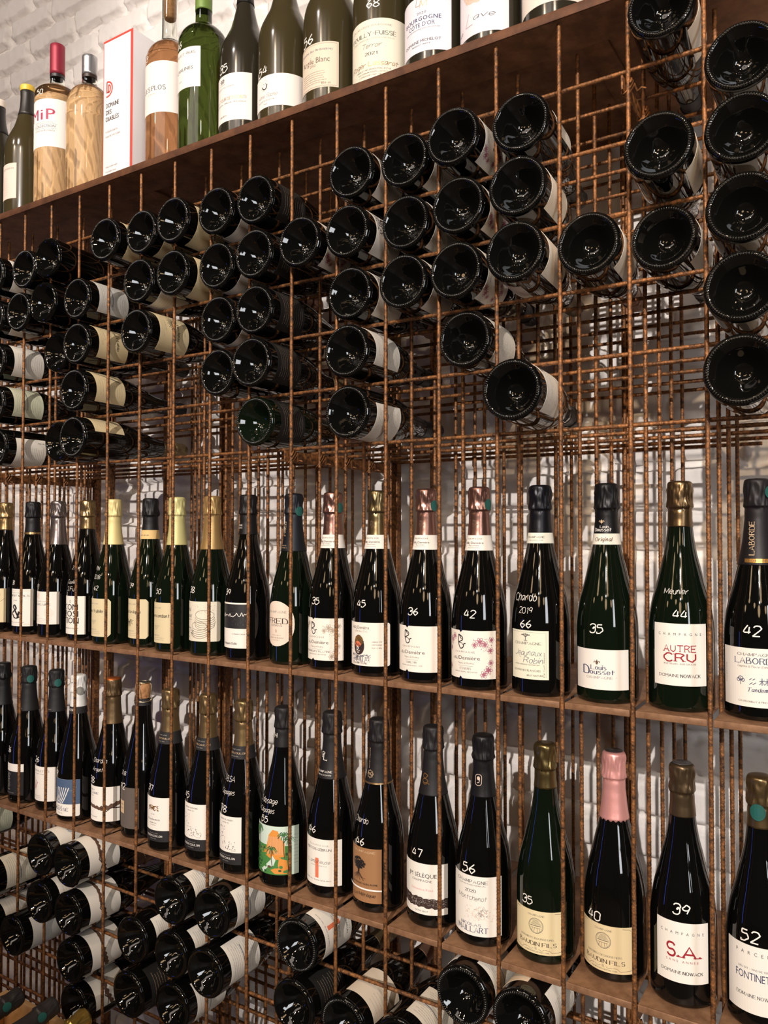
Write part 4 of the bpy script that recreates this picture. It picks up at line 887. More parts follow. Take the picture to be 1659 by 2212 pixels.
# ================================================================== BOTTLES LYING IN THE MESH, base outwards
# column, row, base centre x y z, yaw, pitch, kind (b beaded / s smooth), labels
# a label is (direction of its middle in degrees seen from the front: 0 right, 90 up; half width; from, to mm above the base; paper; print)
Wp = (236, 228, 214); Cp = (224, 204, 160); Gp = (214, 210, 200); YG = (212, 212, 184)
def pr_floral(a, w, h): demiere('k', 'ESSENS', 'BRUT NATURE', 'p')(a, w, h)
def pr_text(a, w, h): a.para(w, 0, h - .008, .008, w * .8, 14, 'g', .0013); a.rect(0, h * .45, w * .6, .0012, 'n')
def pr_back(a, w, h): T(a, '750 ML', h / mm - 12, 3.2, 18, 'k', x=-w / mm * .36, rot=PI / 2); a.para(h, .004, h - .008, .01, w * .6, 13, 'g', .0013)
def pr_green(a, w, h): a.para(5, 0, h - .008, .02, w * .7, 11, 'g', .0013); a.rect(-w * .3, .010, .010, .006, 'gd'); a.rect(-w * .3, .018, .010, .003, 'r')
def pr_fig(a, w, h): egg(a, w, h)
def pr_rays(a, w, h): cream('octavique', rays)(a, w, h)
def pr_cream(a, w, h): cream('ineffable')(a, w, h)
def pr_strip(a, w, h): a.line([(-w * .35, .01), (-w * .1, h - .008)], .0035, 'g'); a.para(9, .01, h - .01, .01, w * .5, 10, 'l', .0013)
def pr_thin(a, w, h): a.para(2, w * .2, h - .01, .01, w * .4, 9, 'l', .0012)
def pr_black(a, w, h): T(a, 'BLANC DE NOIRS', 50, 6, 60, 't', 'f'); a.para(4, 0, .04, .01, w * .7, 6, 't', .0013)
def pr_stripes(a, w, h): [a.line(smooth2([((-30 + 5 * k) * mm, 30 * mm), ((-22 + 5 * k) * mm, 45 * mm), ((-20 + 6 * k) * mm, 70 * mm)]), 2 * mm, 'bl') for k in range(7)]
def pr_dim(a, w, h): a.para(w + 1, 0, h - .008, .01, w * .8, 10, 'q', .0013)
WRAP = [(70, 118, 24, 104, Wp, pr_thin)]
def one(c, hw, p=None, col=Wp, z0=26, z1=102): return [(c, hw, z0, z1, col, p)]
DK = [(10, 60, 24, 92, (30, 29, 27), pr_dim)]
UP = [(14, 5, 1.4582, -0.042, 0.5491, 6.8, 0.1, 'b', WRAP), (15, 4, 1.5505, -0.044, 0.4479, 0, 0, 'b', WRAP), (14, 3, 1.458, -0.07, 0.3492, 4.3, 0.1, 'b', WRAP),
 (15, 3, 1.5533, -0.064, 0.3476, 1, 0, 'b', WRAP), (14, 2, 1.4485, -0.014, 0.2461, 0, 0, 'b', WRAP), (15, 2, 1.5542, -0.066, 0.2484, 1.6, 0, 'b', WRAP),
 (15, 1, 1.553, -0.076, 0.1484, 0.7, 0, 'b', WRAP), (15, 0, 1.5507, -0.074, 0.0476, 0, 0, 'b', [(120, 100, 24, 104, Wp, None)]), (13, 2, 1.3581, -0.04, 0.2509, 5, 0.5, 'b', WRAP),
 (12, 2, 1.2563, -0.064, 0.2515, 3.4, 0.6, 'b', [(60, 105, 26, 104, Wp, pr_thin), (-115, 26, 26, 90, Wp, None)]), (12, 3, 1.2567, -0.052, 0.3504, 4.3, 0.4, 'b', one(22, 66, pr_green)),
 (12, 4, 1.2556, -0.038, 0.4499, 4.2, 0.3, 'b', one(62, 70, pr_thin, Wp, 40, 110)), (11, 4, 1.1523, -0.056, 0.4483, 0.3, 0, 'b', one(12, 66, pr_floral)), (10, 4, 1.0516, -0.03, 0.4485, 0, 0, 'b', one(-2, 60, pr_thin)),
 (9, 4, 0.9544, -0.038, 0.4498, 2.9, 0.3, 'b', one(10, 64, pr_fig)), (11, 3, 1.1526, -0.04, 0.349, 0.6, 0.1, 'b', one(14, 66, pr_floral)), (10, 3, 1.0509, -0.026, 0.3489, 0, 0.1, 'b', one(6, 64, pr_dim)),
 (9, 3, 0.9509, -0.046, 0.3487, 0, 0, 'b', one(12, 64, pr_fig)), (8, 3, 0.8531, -0.048, 0.3497, 1.1, 0.2, 'b', one(4, 64, pr_floral)), (10, 2, 1.0526, -0.036, 0.2502, 0.7, 0.3, 'b', one(0, 64, pr_dim)),
 (11, 2, 1.1505, -0.044, 0.2483, 0, 0, 'b', one(0, 64, pr_floral)), (9, 2, 0.9497, -0.036, 0.2476, 0, 0, 'b', one(14, 66, pr_fig)), (9, 1, 0.9518, -0.048, 0.1493, 0, 0.2, 'b', one(26, 56, pr_text)),
 (9, 0, 0.9506, -0.044, 0.0493, 0, 0.1, 'b', one(-32, 52, pr_text)), (11, 1, 1.1519, -0.016, 0.1489, 0, 0.1, 'b', one(14, 60, pr_back)), (12, 0, 1.2573, -0.078, 0.0515, 3.5, 0.6, 'b', one(14, 56, pr_green)),
 (7, 4, 0.749, -0.044, 0.4469, 0, 0, 'b', DK), (7, 3, 0.7499, -0.048, 0.3485, 0, 0, 'b', DK), (7, 2, 0.7498, -0.046, 0.2484, 0, 0, 'b', DK), (7, 1, 0.7535, -0.058, 0.1515, 1.3, 0.6, 'b', DK), (7, 0, 0.7503, -0.044, 0.0485, 0, 0, 'g', DK),
 (6, 4, 0.6526, -0.044, 0.4488, 0.6, 0.1, 'b', one(-45, 50, pr_dim)), (6, 3, 0.6487, -0.038, 0.3463, 0, 0, 'b', one(-50, 50, pr_dim)), (6, 2, 0.6491, -0.034, 0.2474, 0, 0, 'b', one(-60, 40, pr_dim)), (6, 1, 0.6512, -0.036, 0.1479, 0, 0, 'b', []),
 (5, 4, 0.5517, -0.056, 0.4489, 0, 0.1, 'b', one(-20, 60, pr_cream, Cp)), (5, 3, 0.5493, -0.054, 0.3481, 0, 0, 'b', one(-15, 60, pr_cream, Cp)), (4, 4, 0.4515, -0.046, 0.4494, 0, 0.2, 'b', one(-20, 60, pr_cream, Cp)),
 (4, 3, 0.4516, -0.052, 0.3497, 0, 0.2, 'b', one(-55, 45, pr_dim)), (4, 2, 0.4495, -0.056, 0.2485, 0, 0, 'b', one(12, 64, pr_rays, Cp)), (3, 4, 0.3532, -0.056, 0.4509, 1, 0.5, 'b', one(5, 62, pr_cream, Cp)),
 (1, 4, 0.154, -0.05, 0.4515, 1.9, 0.6, 'r', []), (0, 4, 0.0514, -0.038, 0.4485, 0, 0, 'b', []), (1, 3, 0.1548, -0.06, 0.3515, 2.3, 0.6, 'r', []), (2, 3, 0.2493, -0.044, 0.3477, 0, 0, 'b', one(20, 58, pr_text, Gp)), (0, 3, 0.0509, -0.05, 0.3467, 0, 0, 'b', []),
 (2, 2, 0.252, -0.046, 0.2514, 0, 0.6, 'b', one(18, 58, pr_cream, Cp)), (1, 2, 0.1502, -0.022, 0.2498, 0, 0.2, 'r', []), (2, 1, 0.2525, -0.052, 0.1515, 0.5, 0.6, 'b', one(24, 56, pr_strip, Cp)), (2, 0, 0.251, -0.052, 0.0515, 0, 0.6, 'b', one(72, 56, pr_strip, Cp)),
 (1, 0, 0.1512, -0.018, 0.0515, 0, 0.6, 'r', []), (-1, 0, -0.0515, -0.036, 0.0481, 0, 0, 'b', one(-24, 54, pr_back)), (-1, 1, -0.05, -0.045, 0.1475, 0, 0, 'b', one(20, 58, pr_text, YG)), (-1, 2, -0.05, -0.045, 0.2475, 0, 0, 'b', one(8, 56, pr_back)),
 (-1, 3, -0.05, -0.05, 0.3475, 0, 0, 'b', one(0, 56, pr_back)), (-1, 4, -0.05, -0.05, 0.4475, 0, 0, 'b', one(5, 58, pr_back))]
LO = [(1, -9, 0.1498, -0.05, -0.845, 0, 0, 's', one(60, 64, pr_stripes)), (2, -9, 0.2485, -0.054, -0.845, 0, 0, 's', one(48, 78, branch)), (1, -10, 0.1513, -0.052, -0.945, 0, 0, 's', one(20, 60, pr_dim)), (2, -10, 0.25, -0.052, -0.945, 0, 0, 's', one(46, 78, branch)),
 (0, -11, 0.0499, -0.048, -1.0445, 0, 0, 's', one(2, 52, pr_thin, Gp)), (2, -11, 0.2499, -0.046, -1.045, 0, 0, 's', one(40, 72, branch)), (2, -12, 0.2478, -0.034, -1.143, -1, 0, 's', one(46, 56, branch)), (4, -10, 0.4487, -0.052, -0.9435, 0, 0, 's', one(12, 46, pr_text)),
 (5, -9, 0.5494, -0.048, -0.845, 0, 0, 's', one(34, 44, pr_text)), (6, -9, 0.6501, -0.044, -0.845, 0, 0, 's', one(8, 48, pr_text)), (5, -10, 0.551, -0.048, -0.945, 0, 0, 's', one(20, 46, pr_text)), (6, -10, 0.6499, -0.058, -0.945, 0, 0, 's', one(20, 50, pr_text)),
 (4, -11, 0.4475, -0.06, -1.044, -1, 0, 's', [(15, 56, 24, 92, (34, 32, 30), pr_black)]), (5, -11, 0.5492, -0.042, -1.044, 0, 0, 's', one(5, 54, pr_text)), (8, -9, 0.8504, -0.046, -0.845, 0, 0, 'b', one(28, 60, lambda a, w, h: ambit(a, w, h))), (8, -10, 0.848, -0.052, -0.944, -1, 0, 's', DK),
 (9, -10, 0.9478, -0.047, -0.944, 0, 0, 'b', one(55, 50, pr_thin, (222, 206, 184))), (11, -9, 1.1508, -0.026, -0.845, 0, 0, 'b', [(28, 44, 26, 100, Wp, pr_text), (150, 34, 26, 100, Wp, None)]),
 (12, -9, 1.2478, -0.036, -0.8445, 0, 0, 'b', [(18, 34, 26, 100, Wp, pr_back), (128, 40, 26, 100, (226, 204, 174), None)]), (10, -10, 1.05, -0.045, -0.945, 0, 0, 's', one(40, 50, pr_text, (228, 216, 196))), (-1, -10, -0.05, -0.048, -0.945, 0, 0, 's', one(24, 54, pr_text, (228, 218, 196))),
 (-1, -11, -0.05, -0.048, -1.045, 0, 0, 's', one(30, 52, pr_dim)), (-2, -9, -0.15, -0.048, -0.845, 0, 0, 's', one(15, 54, pr_text, YG))]
ORD = ['', 'first', 'second', 'third', 'fourth', 'fifth', 'sixth', 'seventh', 'eighth', 'ninth', 'tenth', 'eleventh', 'twelfth', 'thirteenth', 'fourteenth', 'fifteenth']
RN = ['top row', 'second row', 'third row', 'fourth row', 'fifth row', 'bottom row']
_lf = {}
G_RING = bottle_mesh('glass', 'dark_glass', [(0.5, 24), (10, 23), (20, 18), (27, 11), (33, 4), (38, 0.6), (41, 0.0), (43.4, 1.2)] and CHP, True, 0, 72, 1.0)
def lying(spec, part):
    k, r, x, y, z, yaw, pit, kind, labs = spec
    if part == 'upper':
        row = sorted(s[0] for s in UP if s[1] == r); rname = "upper rack's " + RN[5 - r]
    else:
        row = sorted(s[0] for s in LO if s[1] == r); rname = "lower rack's " + ['top row', 'second row', 'third row', 'bottom row'][-9 - r]
    i = row.index(k) + 1; n = len(row)
    pos = 'only one in' if n == 1 else ('leftmost in' if i == 1 else ('rightmost in' if i == n else ORD[i] + ' from left in'))
    if not labs: look = 'unlabelled black bottle'
    else:
        c = labs[0][4]; p = labs[0][5]
        look = {pr_floral: 'black bottle with flowered white label', pr_rays: 'black bottle with sun-ray cream label', pr_green: 'black bottle with green-marked white label', pr_black: 'black bottle with gold-lettered black label',
                pr_stripes: 'black bottle with blue-striped white label', branch: 'black bottle with brown-branch white label'}.get(p)
        if look is None: look = 'black bottle with dark label' if sum(c) < 200 else ('black bottle with cream label' if c == Cp else 'black bottle with white label' if c == Wp else 'black bottle with pale label')
        if part == 'lower' and k == 8 and r == -9: look = 'black bottle with orange-bar white label'
    xc = 0.05 + 0.1 * k; zrow = 0.1 * r + (0.0075 if r < 0 else 0.0)
    tt = abs(y) + 0.012; dx = max(-0.0055, min(0.0055, x - xc)); yw = 0.0
    if abs(dx) > 0.0012:
        yw = min(R_(2.9), math.asin((abs(dx) - 0.0012) / tt)); dx = math.copysign(0.0012 + math.sin(yw) * tt, dx); yw = math.copysign(yw, dx)
    pp = R_(max(0.0, pit)); yaw = math.degrees(yw); x = xc + dx; z = max(z, zrow + 0.0033 + 0.0448 + math.sin(pp) * tt)
    t = thing('champagne_bottle', 'lying %s, %s %s' % (look.replace('black bottle', 'bottle') if labs else look, pos, rname), 'bottle', (x, y, z), 'bottles lying in the %s mesh rack' % part)
    t.rotation_mode = 'QUATERNION'
    t.rotation_quaternion = (Matrix.Rotation(R_(yaw), 4, 'Z') @ Matrix.Rotation(R_(-90 - pit), 4, 'X')).to_quaternion()
    g = link('glass', {'b': G_BEAD['dark_glass'], 'g': G_BEAD['deep_green_glass'], 's': G_SMOOTH['dark_glass'], 'r': G_SMOOTH['dark_glass']}[kind], t)
    g.rotation_euler = (0, 0, (k * 37 + r * 11) % 6)
    fc = [(60, 54, 50), (150, 112, 92), (120, 100, 70), (40, 38, 40)][(k * 3 + r * 5) % 4]
    if fc not in _lf: _lf[fc] = True
    crown_foil(t, fc, 240, 0.4, 0.6)
    for c, hw, z0, z1, col, p in labs:
        label(t, z0 * mm, (z1 - z0) * mm, 2 * R_(hw) * 0.044, col, p, 90 - c, 'rect')
    return t
for s in UP: lying(s, 'upper')
for s in LO: lying(s, 'lower')

# ================================================================== TOP SHELF: magnums and a gift box
ZT = 0.6122
BUR = [(44, 0), (49.5, 3), (51, 10), (51, 90), (51, 155), (49.6, 178), (45.5, 198), (37.5, 217), (29, 236), (21.5, 264), (17, 287), (15.8, 310), (16.4, 330), (16.6, 338)]
BOR = [(44, 0), (49, 3), (51, 10), (51, 120), (51, 232), (49.5, 246), (45, 258), (36, 269), (25, 276.5), (18.5, 283), (17, 291), (16.6, 310), (16.6, 345)]
FLAT = [(44, 0), (49, 3), (50, 8), (50, 150), (50, 268), (48.5, 280), (44, 288), (34, 294), (24, 298), (18, 303), (16.8, 312), (16.4, 330), (16.4, 405)]
SOFT = [(44, 0), (49, 3), (51, 10), (51, 120), (51, 205), (49.6, 222), (45, 240), (36, 254), (25, 262.5), (19, 269), (17, 277), (16.4, 300), (16.4, 338)]
PLOS = [(44, 0), (49, 3), (51, 10), (51, 120), (51, 250), (50, 264), (46, 278), (38, 290), (28, 299), (20.5, 306), (18, 316), (17.4, 345), (17.4, 425)]
PB = [(0.5, 30), (12, 27), (22, 17), (32, 4), (40, 0.2)]
def top_bottle(desc, x, y, ctrl, m):
    t = thing('wine_bottle', desc, 'bottle', (x, y, ZT), 'large bottles standing on the top shelf')
    pr = curve_prof(PB, 4)[:-1] + curve_prof(ctrl, 5)
    return t, pr, radius_fn(curve_prof(ctrl, 5))
def solid(t, pr, m, z0=None, z1=None, name='glass'):
    if z1 is not None: pr = [p for p in pr if p[1] <= z1] + [(0.0004, z1)]
    if z0 is not None: pr = [(0.0004, z0)] + [p for p in pr if p[1] >= z0 and p[0] > 0.01]
    if z1 is None: pr = pr + [(0.0004, pr[-1][1])]
    return MB().lathe(pr, 72).obj(name, [m], t)
def neck_shell(t, pr, z0, zt, th=0.0027):
    o = [p for p in pr if z0 <= p[1] <= zt] + [(pr[-1][0], zt)]
    i = [(r - th, z) for r, z in o][::-1]; i[-1] = (i[-1][0], z0 + 0.002)
    return MB().lathe([(0.0004, z0)] + o + i + [(0.0004, z0 + 0.002)], 72).obj('neck_glass', ['clear_glass'], t)
def tube_cap(t, rf, z0, z1, rgb, rough=0.3, metal=0.8, name='foil_capsule', extra=0.0007):
    n = 8; pr = [(rf(z0) + extra - .0005, z0)] + [(rf(z0 + (z1 - z0) * i / n) + extra, z0 + (z1 - z0) * i / n) for i in range(n + 1)]
    pr += [(pr[-1][0] - .0012, z1 + .0012), (pr[-1][0] * .7, z1 + .0018), (.0004, z1 + .002)]
    return MB().lathe(pr, 48).obj(name, [foil(rgb, rough, metal)], t)
# olive burgundy magnums
def burgundy(desc, x, y, capc, m='olive_glass', metal=0.4, capz=285):
    t, pr, rf = top_bottle(desc, x, y, BUR, m); solid(t, pr, m); tube_cap(t, rf, capz * mm, 0.339, capc, 0.4, metal); return t, rf
PAPER = (238, 230, 222)
t, rf = burgundy('black-necked bottle with white wax top, leftmost on the top shelf', -0.204, 0.055, (232, 220, 204), 'olive_black_glass', 0.0, 322); tube_cap(t, rf, 0.250, 0.3215, (36, 33, 32), 0.4, 0.2, 'neck_sleeve', 0.0004)
t, rf = burgundy('olive bottle with yellow wax top, second from left on the top shelf', -0.082, 0.055, (226, 190, 64), 'olive_glass', 0.0, 326); tube_cap(t, rf, 0.262, 0.3255, (44, 40, 36), 0.4, 0.2, 'neck_sleeve', 0.0004)
label(t, 0.041, 0.086, 0.066, (226, 204, 190), lambda a, w, h: (T(a, 'Ardoisières', 72, 4, 40, 'g', 's', x=6), a.para(7, -.008, .05, .010, .04, 8, 'l', .0013)), -6, rf=rf)
# clear bottles of pale rosé
t, pr, rf = top_bottle('clear bottle of pale wine with raspberry-red capsule on the top shelf', 0.036, 0.055, FLAT, 'clear_glass')
solid(t, pr, 'blush_wine', None, 0.300, 'wine_body'); neck_shell(t, pr, 0.3003, 0.3995); tube_cap(t, rf, 0.330, 0.402, (150, 46, 62), 0.45, 0.35); tube_cap(t, rf, 0.322, 0.3298, (40, 34, 34), 0.4, 0.0, 'cork_ring', 0.0003)
def d(a, w, h):
    T(a, 'M', 64, 25, 26, 'm', 's', x=-27); a.text('M', -.0262, .064, .025, 'm', 's', .026); T(a, 'i', 64, 25, 6.5, 'm', 's', x=-3); T(a, 'P', 64, 25, 20, 'm', 's', x=18); a.text('P', .0188, .064, .025, 'm', 's', .020)
    T(a, 'MADE IN PROVENCE', 56, 2.8, 48, 'l', x=0); a.rect(4 * mm, 53.5 * mm, 56 * mm, .4 * mm, 'k'); T(a, 'COLLECTION', 45.5, 5.6, 54, 'k', 's', x=2); a.rect(4 * mm, 42.5 * mm, 56 * mm, .4 * mm, 'k'); T(a, 'COTES DE PROVENCE', 36, 3.2, 52, 'g', 's', x=2)
label(t, 0.136, 0.113, 0.104, (236, 232, 226), d, 18, rf=rf); mark(t, [('50', -4, 262, 14)], rf, 10)
t, pr, rf = top_bottle('clear unlabelled bottle of pale wine with silver capsule beside the white box', 0.156, 0.055, SOFT, 'clear_glass')
solid(t, pr, 'blush_wine', None, 0.262, 'wine_body'); neck_shell(t, pr, 0.2623, 0.3335); tube_cap(t, rf, 0.292, 0.336, (186, 186, 188), 0.3, 0.8); tube_cap(t, rf, 0.284, 0.2918, (52, 36, 30), 0.4, 0.0, 'cork_ring', 0.0003)
# gift box
t = thing('gift_box', 'tall white cardboard wine box with red edges on the top shelf', 'box', (0.259, 0.052, ZT))
o = MB().bbox((-0.0495, 0, 0), (0.0495, 0.098, 0.353), 0.0008).obj('carton', ['paper_white_box'] if 'paper_white_box' in MATS else [paper((236, 232, 232))], t); sharp(o)
a = Art(); a.layer = 1
a.rect(.0455, .1765, .008, .353, 'c'); a.rect(-.0487, .1765, .0016, .353, 'c'); a.rect(0, .3507, .099, .0046, 'c')
cx, cy = -39 * mm, 240 * mm
a.line([(cx + 1.7 * mm, cy - 6 * mm), (cx + 1.7 * mm, cy + 17 * mm)], 3.6 * mm, 'c'); a.ring(cx + 2 * mm, cy, 18 * mm, 17 * mm, 3.6 * mm, 'c', 22, -PI / 2, PI / 2); a.line([(cx, cy - 17 * mm), (cx + 3 * mm, cy - 17 * mm)], 3.6 * mm, 'c')
a.line([(cx + 7.5 * mm, cy - 8 * mm), (cx + 7.5 * mm, cy + 9 * mm)], 3.2 * mm, 'c'); a.ring(cx + 7 * mm, cy + .5 * mm, 7 * mm, 8.5 * mm, 3.2 * mm, 'c', 16, -PI / 2, PI / 2); a.line([(cx, cy - 7 * mm), (cx + 7 * mm, cy - 7 * mm)], 3.2 * mm, 'c')
for k, s_ in enumerate(('DOMAINE', 'DES', 'DIABLES')): a.text(s_, (-40 + (len(s_) * 6.2) / 2) * mm, (197 - 15.5 * k) * mm, 10 * mm, 'k', 's', len(s_) * 6.2 * mm); a.text(s_, (-39.6 + (len(s_) * 6.2) / 2) * mm, (197 - 15.5 * k) * mm, 10 * mm, 'k', 's', len(s_) * 6.2 * mm)
for k, s_ in enumerate(('ROSE BONBON', 'SAINTE VICTOIRE')): a.text(s_, -16 * mm if k else -20 * mm, (140 - 11 * k) * mm, 4 * mm, 'l', 's', (50 if k else 40) * mm)
for k, s_ in enumerate(('GUILLAUME PHILIP', 'VIGNERONS', 'EN PROVENCE', 'PUYLOUBIER')): a.text(s_, (-20 - k * 2) * mm, (60 - 11 * k) * mm, 3 * mm, 'l', 's', (40 - k * 4) * mm)
me = bpy.data.meshes.new('printed_front'); me.from_pydata([(v[0], -0.0002 - v[2] * 0.00004, v[1]) for v in a.v], [], a.f)
for c in a.inks: me.materials.append(M(c))
me.polygons.foreach_set('material_index', a.mi); link('printed_front', me, t)
# rosé bottle
t, pr, rf = top_bottle('clear bottle of amber rosé wine with bare cork, right of the white box', 0.391, 0.083, PLOS, 'clear_glass')
solid(t, pr, 'rose_wine', None, 0.302, 'wine_body'); neck_shell(t, pr, 0.3023, 0.425)
MB().lathe([(0.0004, 0.356), (0.009, 0.3565), (0.0126, 0.359), (0.0134, 0.364), (0.0134, 0.428), (0.0004, 0.4285)], 32).obj('cork', ['cork'], t)
label(t, 0.128, 0.110, 0.112, PAPER, lambda a, w, h: (T(a, 'LES PLOS', 48, 9.5, 60, 'k', 'f', x=-2, wt=1.15), T(a, 'LE ROSÉ', 39, 2.8, 24, 'l', 'f', x=-6)), 6, rf=rf); mark(t, [('43', -22, 246, 13)], rf)
# green bordeaux
t, pr, rf = top_bottle('bright green bottle with lime capsule and white label on the top shelf', 0.521, 0.055, BOR, 'green_glass')
solid(t, pr, 'green_glass'); tube_cap(t, rf, 0.312, 0.346, (112, 138, 62), 0.5, 0.1)
label(t, 0.129, 0.082, 0.076, PAPER, lambda a, w, h: (T(a, 'HAUT-BUIS', 68, 5, 50, 'k', 'f', x=2), T(a, 'CARLINES', 36, 6.6, 50, 'k', 's', x=-2), T(a, 'BLANC', 16, 2.2, 10, 'g', x=-10)), -4, rf=rf); mark(t, [('46', -22, 216, 17)], rf)
# burgundies
BK = (38, 34, 30)
t, rf = burgundy('near-black bottle with gold-lettered white label, chalked 35 on the top shelf', 0.633, 0.058, BK, 'olive_black_glass')
def d(a, w, h):
    a.ring(-18 * mm, 82 * mm, 6 * mm, 3 * mm, .8 * mm, 'k'); a.specks('coach', -.018, .080, .013, .007, 40, 'k', .0014); T(a, 'DOMAINE', 73, 2.2, 16, 'l', x=-18); T(a, 'ALBERT DE CONTI', 66, 2.8, 46, 'k', 's', x=-12, track=.2)
    T(a, 'LA TOUR DES CONTI', 41, 6, 74, 'au', 'f', x=-2); T(a, 'SAUVIGNON - SEMILLON - MUSCADELLE', 34, 2.4, 74, 'k', x=-2); T(a, 'BERGERAC', 10, 2.8, 20, 'k', 's', x=-14)
label(t, 0.032, 0.092, 0.093, PAPER, d, 5, rf=rf); mark(t, [('35', -12, 130, 19)], rf)
t, rf = burgundy('olive bottle with smiling face emblem label, chalked 54 on the top shelf', 0.737, 0.055, BK)
def d(a, w, h):
    x, y = -26 * mm, 42 * mm
    a.ring(x, y, 9 * mm, 10.5 * mm, .4 * mm, 'l'); a.ring(x, y, 6 * mm, 7 * mm, 2.2 * mm, 'k', 20, -PI * .95, PI * .1); a.oval(x - 2 * mm, y + 3 * mm, .9 * mm, .9 * mm, 'k', 10); a.oval(x + 2.6 * mm, y + 3 * mm, .9 * mm, .9 * mm, 'k', 10)
    T(a, 'Anne Sophie', 19, 7, 46, 'k', 'h', x=-22, slant=.35, wt=.6); T(a, 'ROUSSETTE DE SAVOIE', 12, 2.2, 40, 'g', x=-24); T(a, '2022', 6, 2, 9, 'g', x=-24); a.para(13, .055, .05, .014, .018, 12, 'l', .0013)
label(t, 0.028, 0.060, 0.140, PAPER, d, 22, rf=rf); mark(t, [('54', -14, 92, 19)], rf)
t, rf = burgundy('olive bottle with framed beige label, chalked 56 on the top shelf', 0.846, 0.055, BK)
def d(a, w, h):
    for q in (2.2, 3.2): a.line([(-w / 2 + q * mm, q * mm), (w / 2 - q * mm, q * mm), (w / 2 - q * mm, h - q * mm), (-w / 2 + q * mm, h - q * mm), (-w / 2 + q * mm, q * mm)], .35 * mm, 'g')
    T(a, 'Domaine des Ardoisières', 67, 4.4, 72, 'n', 's'); T(a, 'Argile Blanc', 46, 9.5, 62, 'b', 's'); T(a, '2022', 40, 4, 13, 'b', 's', x=-2); a.para(17, -.004, .029, .009, .06, 6, 'b', .0015); T(a, '100 cl', 6, 3, 16, 'b', x=24)
label(t, 0.029, 0.082, 0.094, (222, 204, 182), d, -1, rf=rf); mark(t, [('56', -17, 114, 21)], rf)
t, rf = burgundy('olive bottle with wide cream serif label, chalked 68 on the top shelf', 0.957, 0.055, BK)
def d(a, w, h):
    T(a, 'GRAND VIN DE BOURGOGNE', 92, 3, 78, 'l', 'f', x=-4); T(a, 'POUILLY-FUISSÉ', 76, 7, 88, 'k', 'f', x=-2); T(a, 'APPELLATION POUILLY-FUISSE CONTROLEE', 70, 2.2, 84, 'l', 'f', x=-2); T(a, 'Terroir', 56, 8, 36, 'k', 'h', x=-2, slant=.3, wt=.7); T(a, '2021', 43, 5, 22, 'k', 'f', x=-2)
    T(a, 'Roger Lassarat', 24, 8, 92, 'au', 'h', x=0, slant=.2, wt=.9); T(a, 'VINIFIE ET MIS EN BOUTEILLE PAR', 17, 2.2, 66, 'g', 'f'); T(a, 'SCEA DOMAINE ROGER LASSARAT', 12, 2.2, 56, 'g', 'f'); T(a, 'A VERGISSON 71960 - FRANCE', 7, 2.2, 54, 'g', 'f')
label(t, 0.009, 0.105, 0.125, (230, 222, 202), d, 13, rf=rf); mark(t, [('68', 0, 134, 17)], rf, 14)
t, rf = burgundy('bottle with white Burgundy label dated 2020, third from right on the top shelf', 1.064, 0.055, BK, 'olive_black_glass')
def d(a, w, h):
    T(a, 'D', 78, 14, 10, 'au', 'h', x=-4, slant=.2, wt=.6); T(a, 'M', 74, 12, 12, 'au', 'h', x=4, slant=.2, wt=.6); T(a, '2020', 63, 3.8, 17, 'n', 's', x=2); T(a, 'BOURGOGNE', 52, 6.8, 70, 'n', 's', track=.1); a.text('BOURGOGNE', .0004, .052, .0068, 'n', 's', .070, track=.1); T(a, "CÔTE D'OR", 42, 6.8, 50, 'n', 's'); T(a, 'APPELLATION BOURGOGNE COTE D OR CONTROLEE', 37.5, 1.6, 66, 'g'); T(a, 'DOMAINE MICHELOT', 16, 4.6, 70, 'k', 's'); T(a, 'MEURSAULT - FRANCE', 11, 2, 34, 'k', 's')
label(t, 0.024, 0.092, 0.106, (232, 226, 232), d, 0, rf=rf)
t, rf = burgundy('dark bottle with beige blot and red script initial, second from right on the top shelf', 1.169, 0.055, BK, 'olive_black_glass')
def d(a, w, h):
    r = random.Random(31); a.poly([((-2 + 26 * math.cos(q)) * mm, (72 + 22 * math.sin(q) + r.uniform(-2, 2)) * mm) for q in np.linspace(0, 2 * PI, 40)[:-1]], 'lp'); a.specks('blot', -.002, .07, .04, .03, 60, 't', .0022)
    T(a, 'la', 12, 7, 11, 'k', 'h', x=-38, slant=.3, wt=.7); T(a, 'L', 18, 20, 15, 'r', 'h', x=-14, slant=.35, wt=.3); T(a, 'ave', 24, 8, 34, 'k', 'h', x=12, slant=.35, wt=.65)
label(t, 0.020, 0.100, 0.106, (234, 226, 230), d, -5, rf=rf)
t, rf = burgundy('dark bottle with plain cream label, rightmost on the top shelf', 1.276, 0.055, BK, 'olive_black_glass')
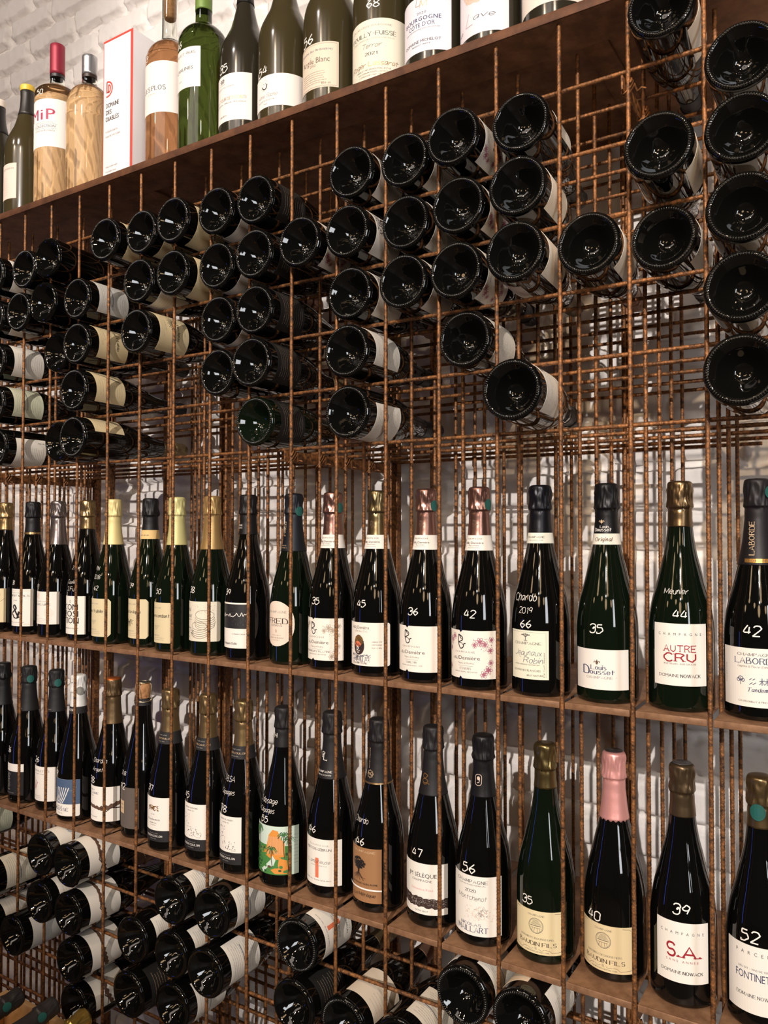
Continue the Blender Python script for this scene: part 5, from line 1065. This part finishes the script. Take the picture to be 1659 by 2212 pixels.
label(t, 0.028, 0.088, 0.130, (236, 224, 210), lambda a, w, h: (T(a, 'Blanc', 40, 9, 40, 'b', 'h', slant=.2), a.para(2, 0, .03, .02, .05, 2)), 4, rf=rf)

# ================================================================== WOODEN CASE in the lower left corner
t = thing('wooden_crate', 'open pale pine wine crate in the bottom left corner before the rack', 'crate', (0.36, -0.42, -1.157))
def plank(name, lo, hi):
    o = MB().bbox(lo, hi, 0.0012).obj(name, ['pale_pine'], t); return sharp(o)
plank('end_board', (-0.19, 0.283, 0), (0.19, 0.295, 0.067)); plank('end_board', (-0.19, -0.212, 0), (0.19, -0.200, 0.1))
plank('side_board', (-0.202, -0.212, 0), (-0.1905, 0.295, 0.067)); plank('side_board', (0.1905, -0.212, 0), (0.202, 0.295, 0.067))
plank('bottom_board', (-0.19, -0.1995, 0), (0.19, 0.2825, 0.008))
for x in (-0.047, 0.045): plank('divider', (x - 0.003, 0.10, 0.0085), (x + 0.003, 0.2825, 0.067))
for x in (-0.18, 0.18):
    for y in (-0.19, 0.27): plank('leg', (x - 0.02, y - 0.02, -0.593), (x + 0.02, y + 0.02, -0.0005))
for x, yt, zt, fc, sk, ds in ((0.268, -0.165, -1.046, (50, 47, 46), True, 'left dark-foiled bottle lying in the pine crate, teal seal on its neck'), (0.3585, -0.153, -1.042, (54, 50, 49), True, 'right dark-foiled bottle lying in the pine crate, teal seal on its neck'), (0.452, -0.153, -1.034, (196, 164, 84), False, 'gold-foiled bottle neck rising from the pine crate')):
    b = thing('champagne_bottle', ds, 'bottle', (0, 0, 0), 'bottles in the pine crate'); b.rotation_mode = 'QUATERNION'
    dr = Vector((0.0, 0.985, 0.17)).normalized(); q = dr.to_track_quat('Z', 'Y'); b.rotation_quaternion = q
    b.location = Vector((x, yt, zt)) - dr * 0.317
    link('glass', G_SMOOTH['dark_glass'], b); crown_foil(b, fc, 205, 0.5 if sk else 0.3, 0.3 if sk else 0.9)
    if sk: lv = q.inverted() @ Vector((0.80, -0.25, 0.30)); sticker(b, 0.278, math.atan2(lv.x, -lv.y), r=0.0075)
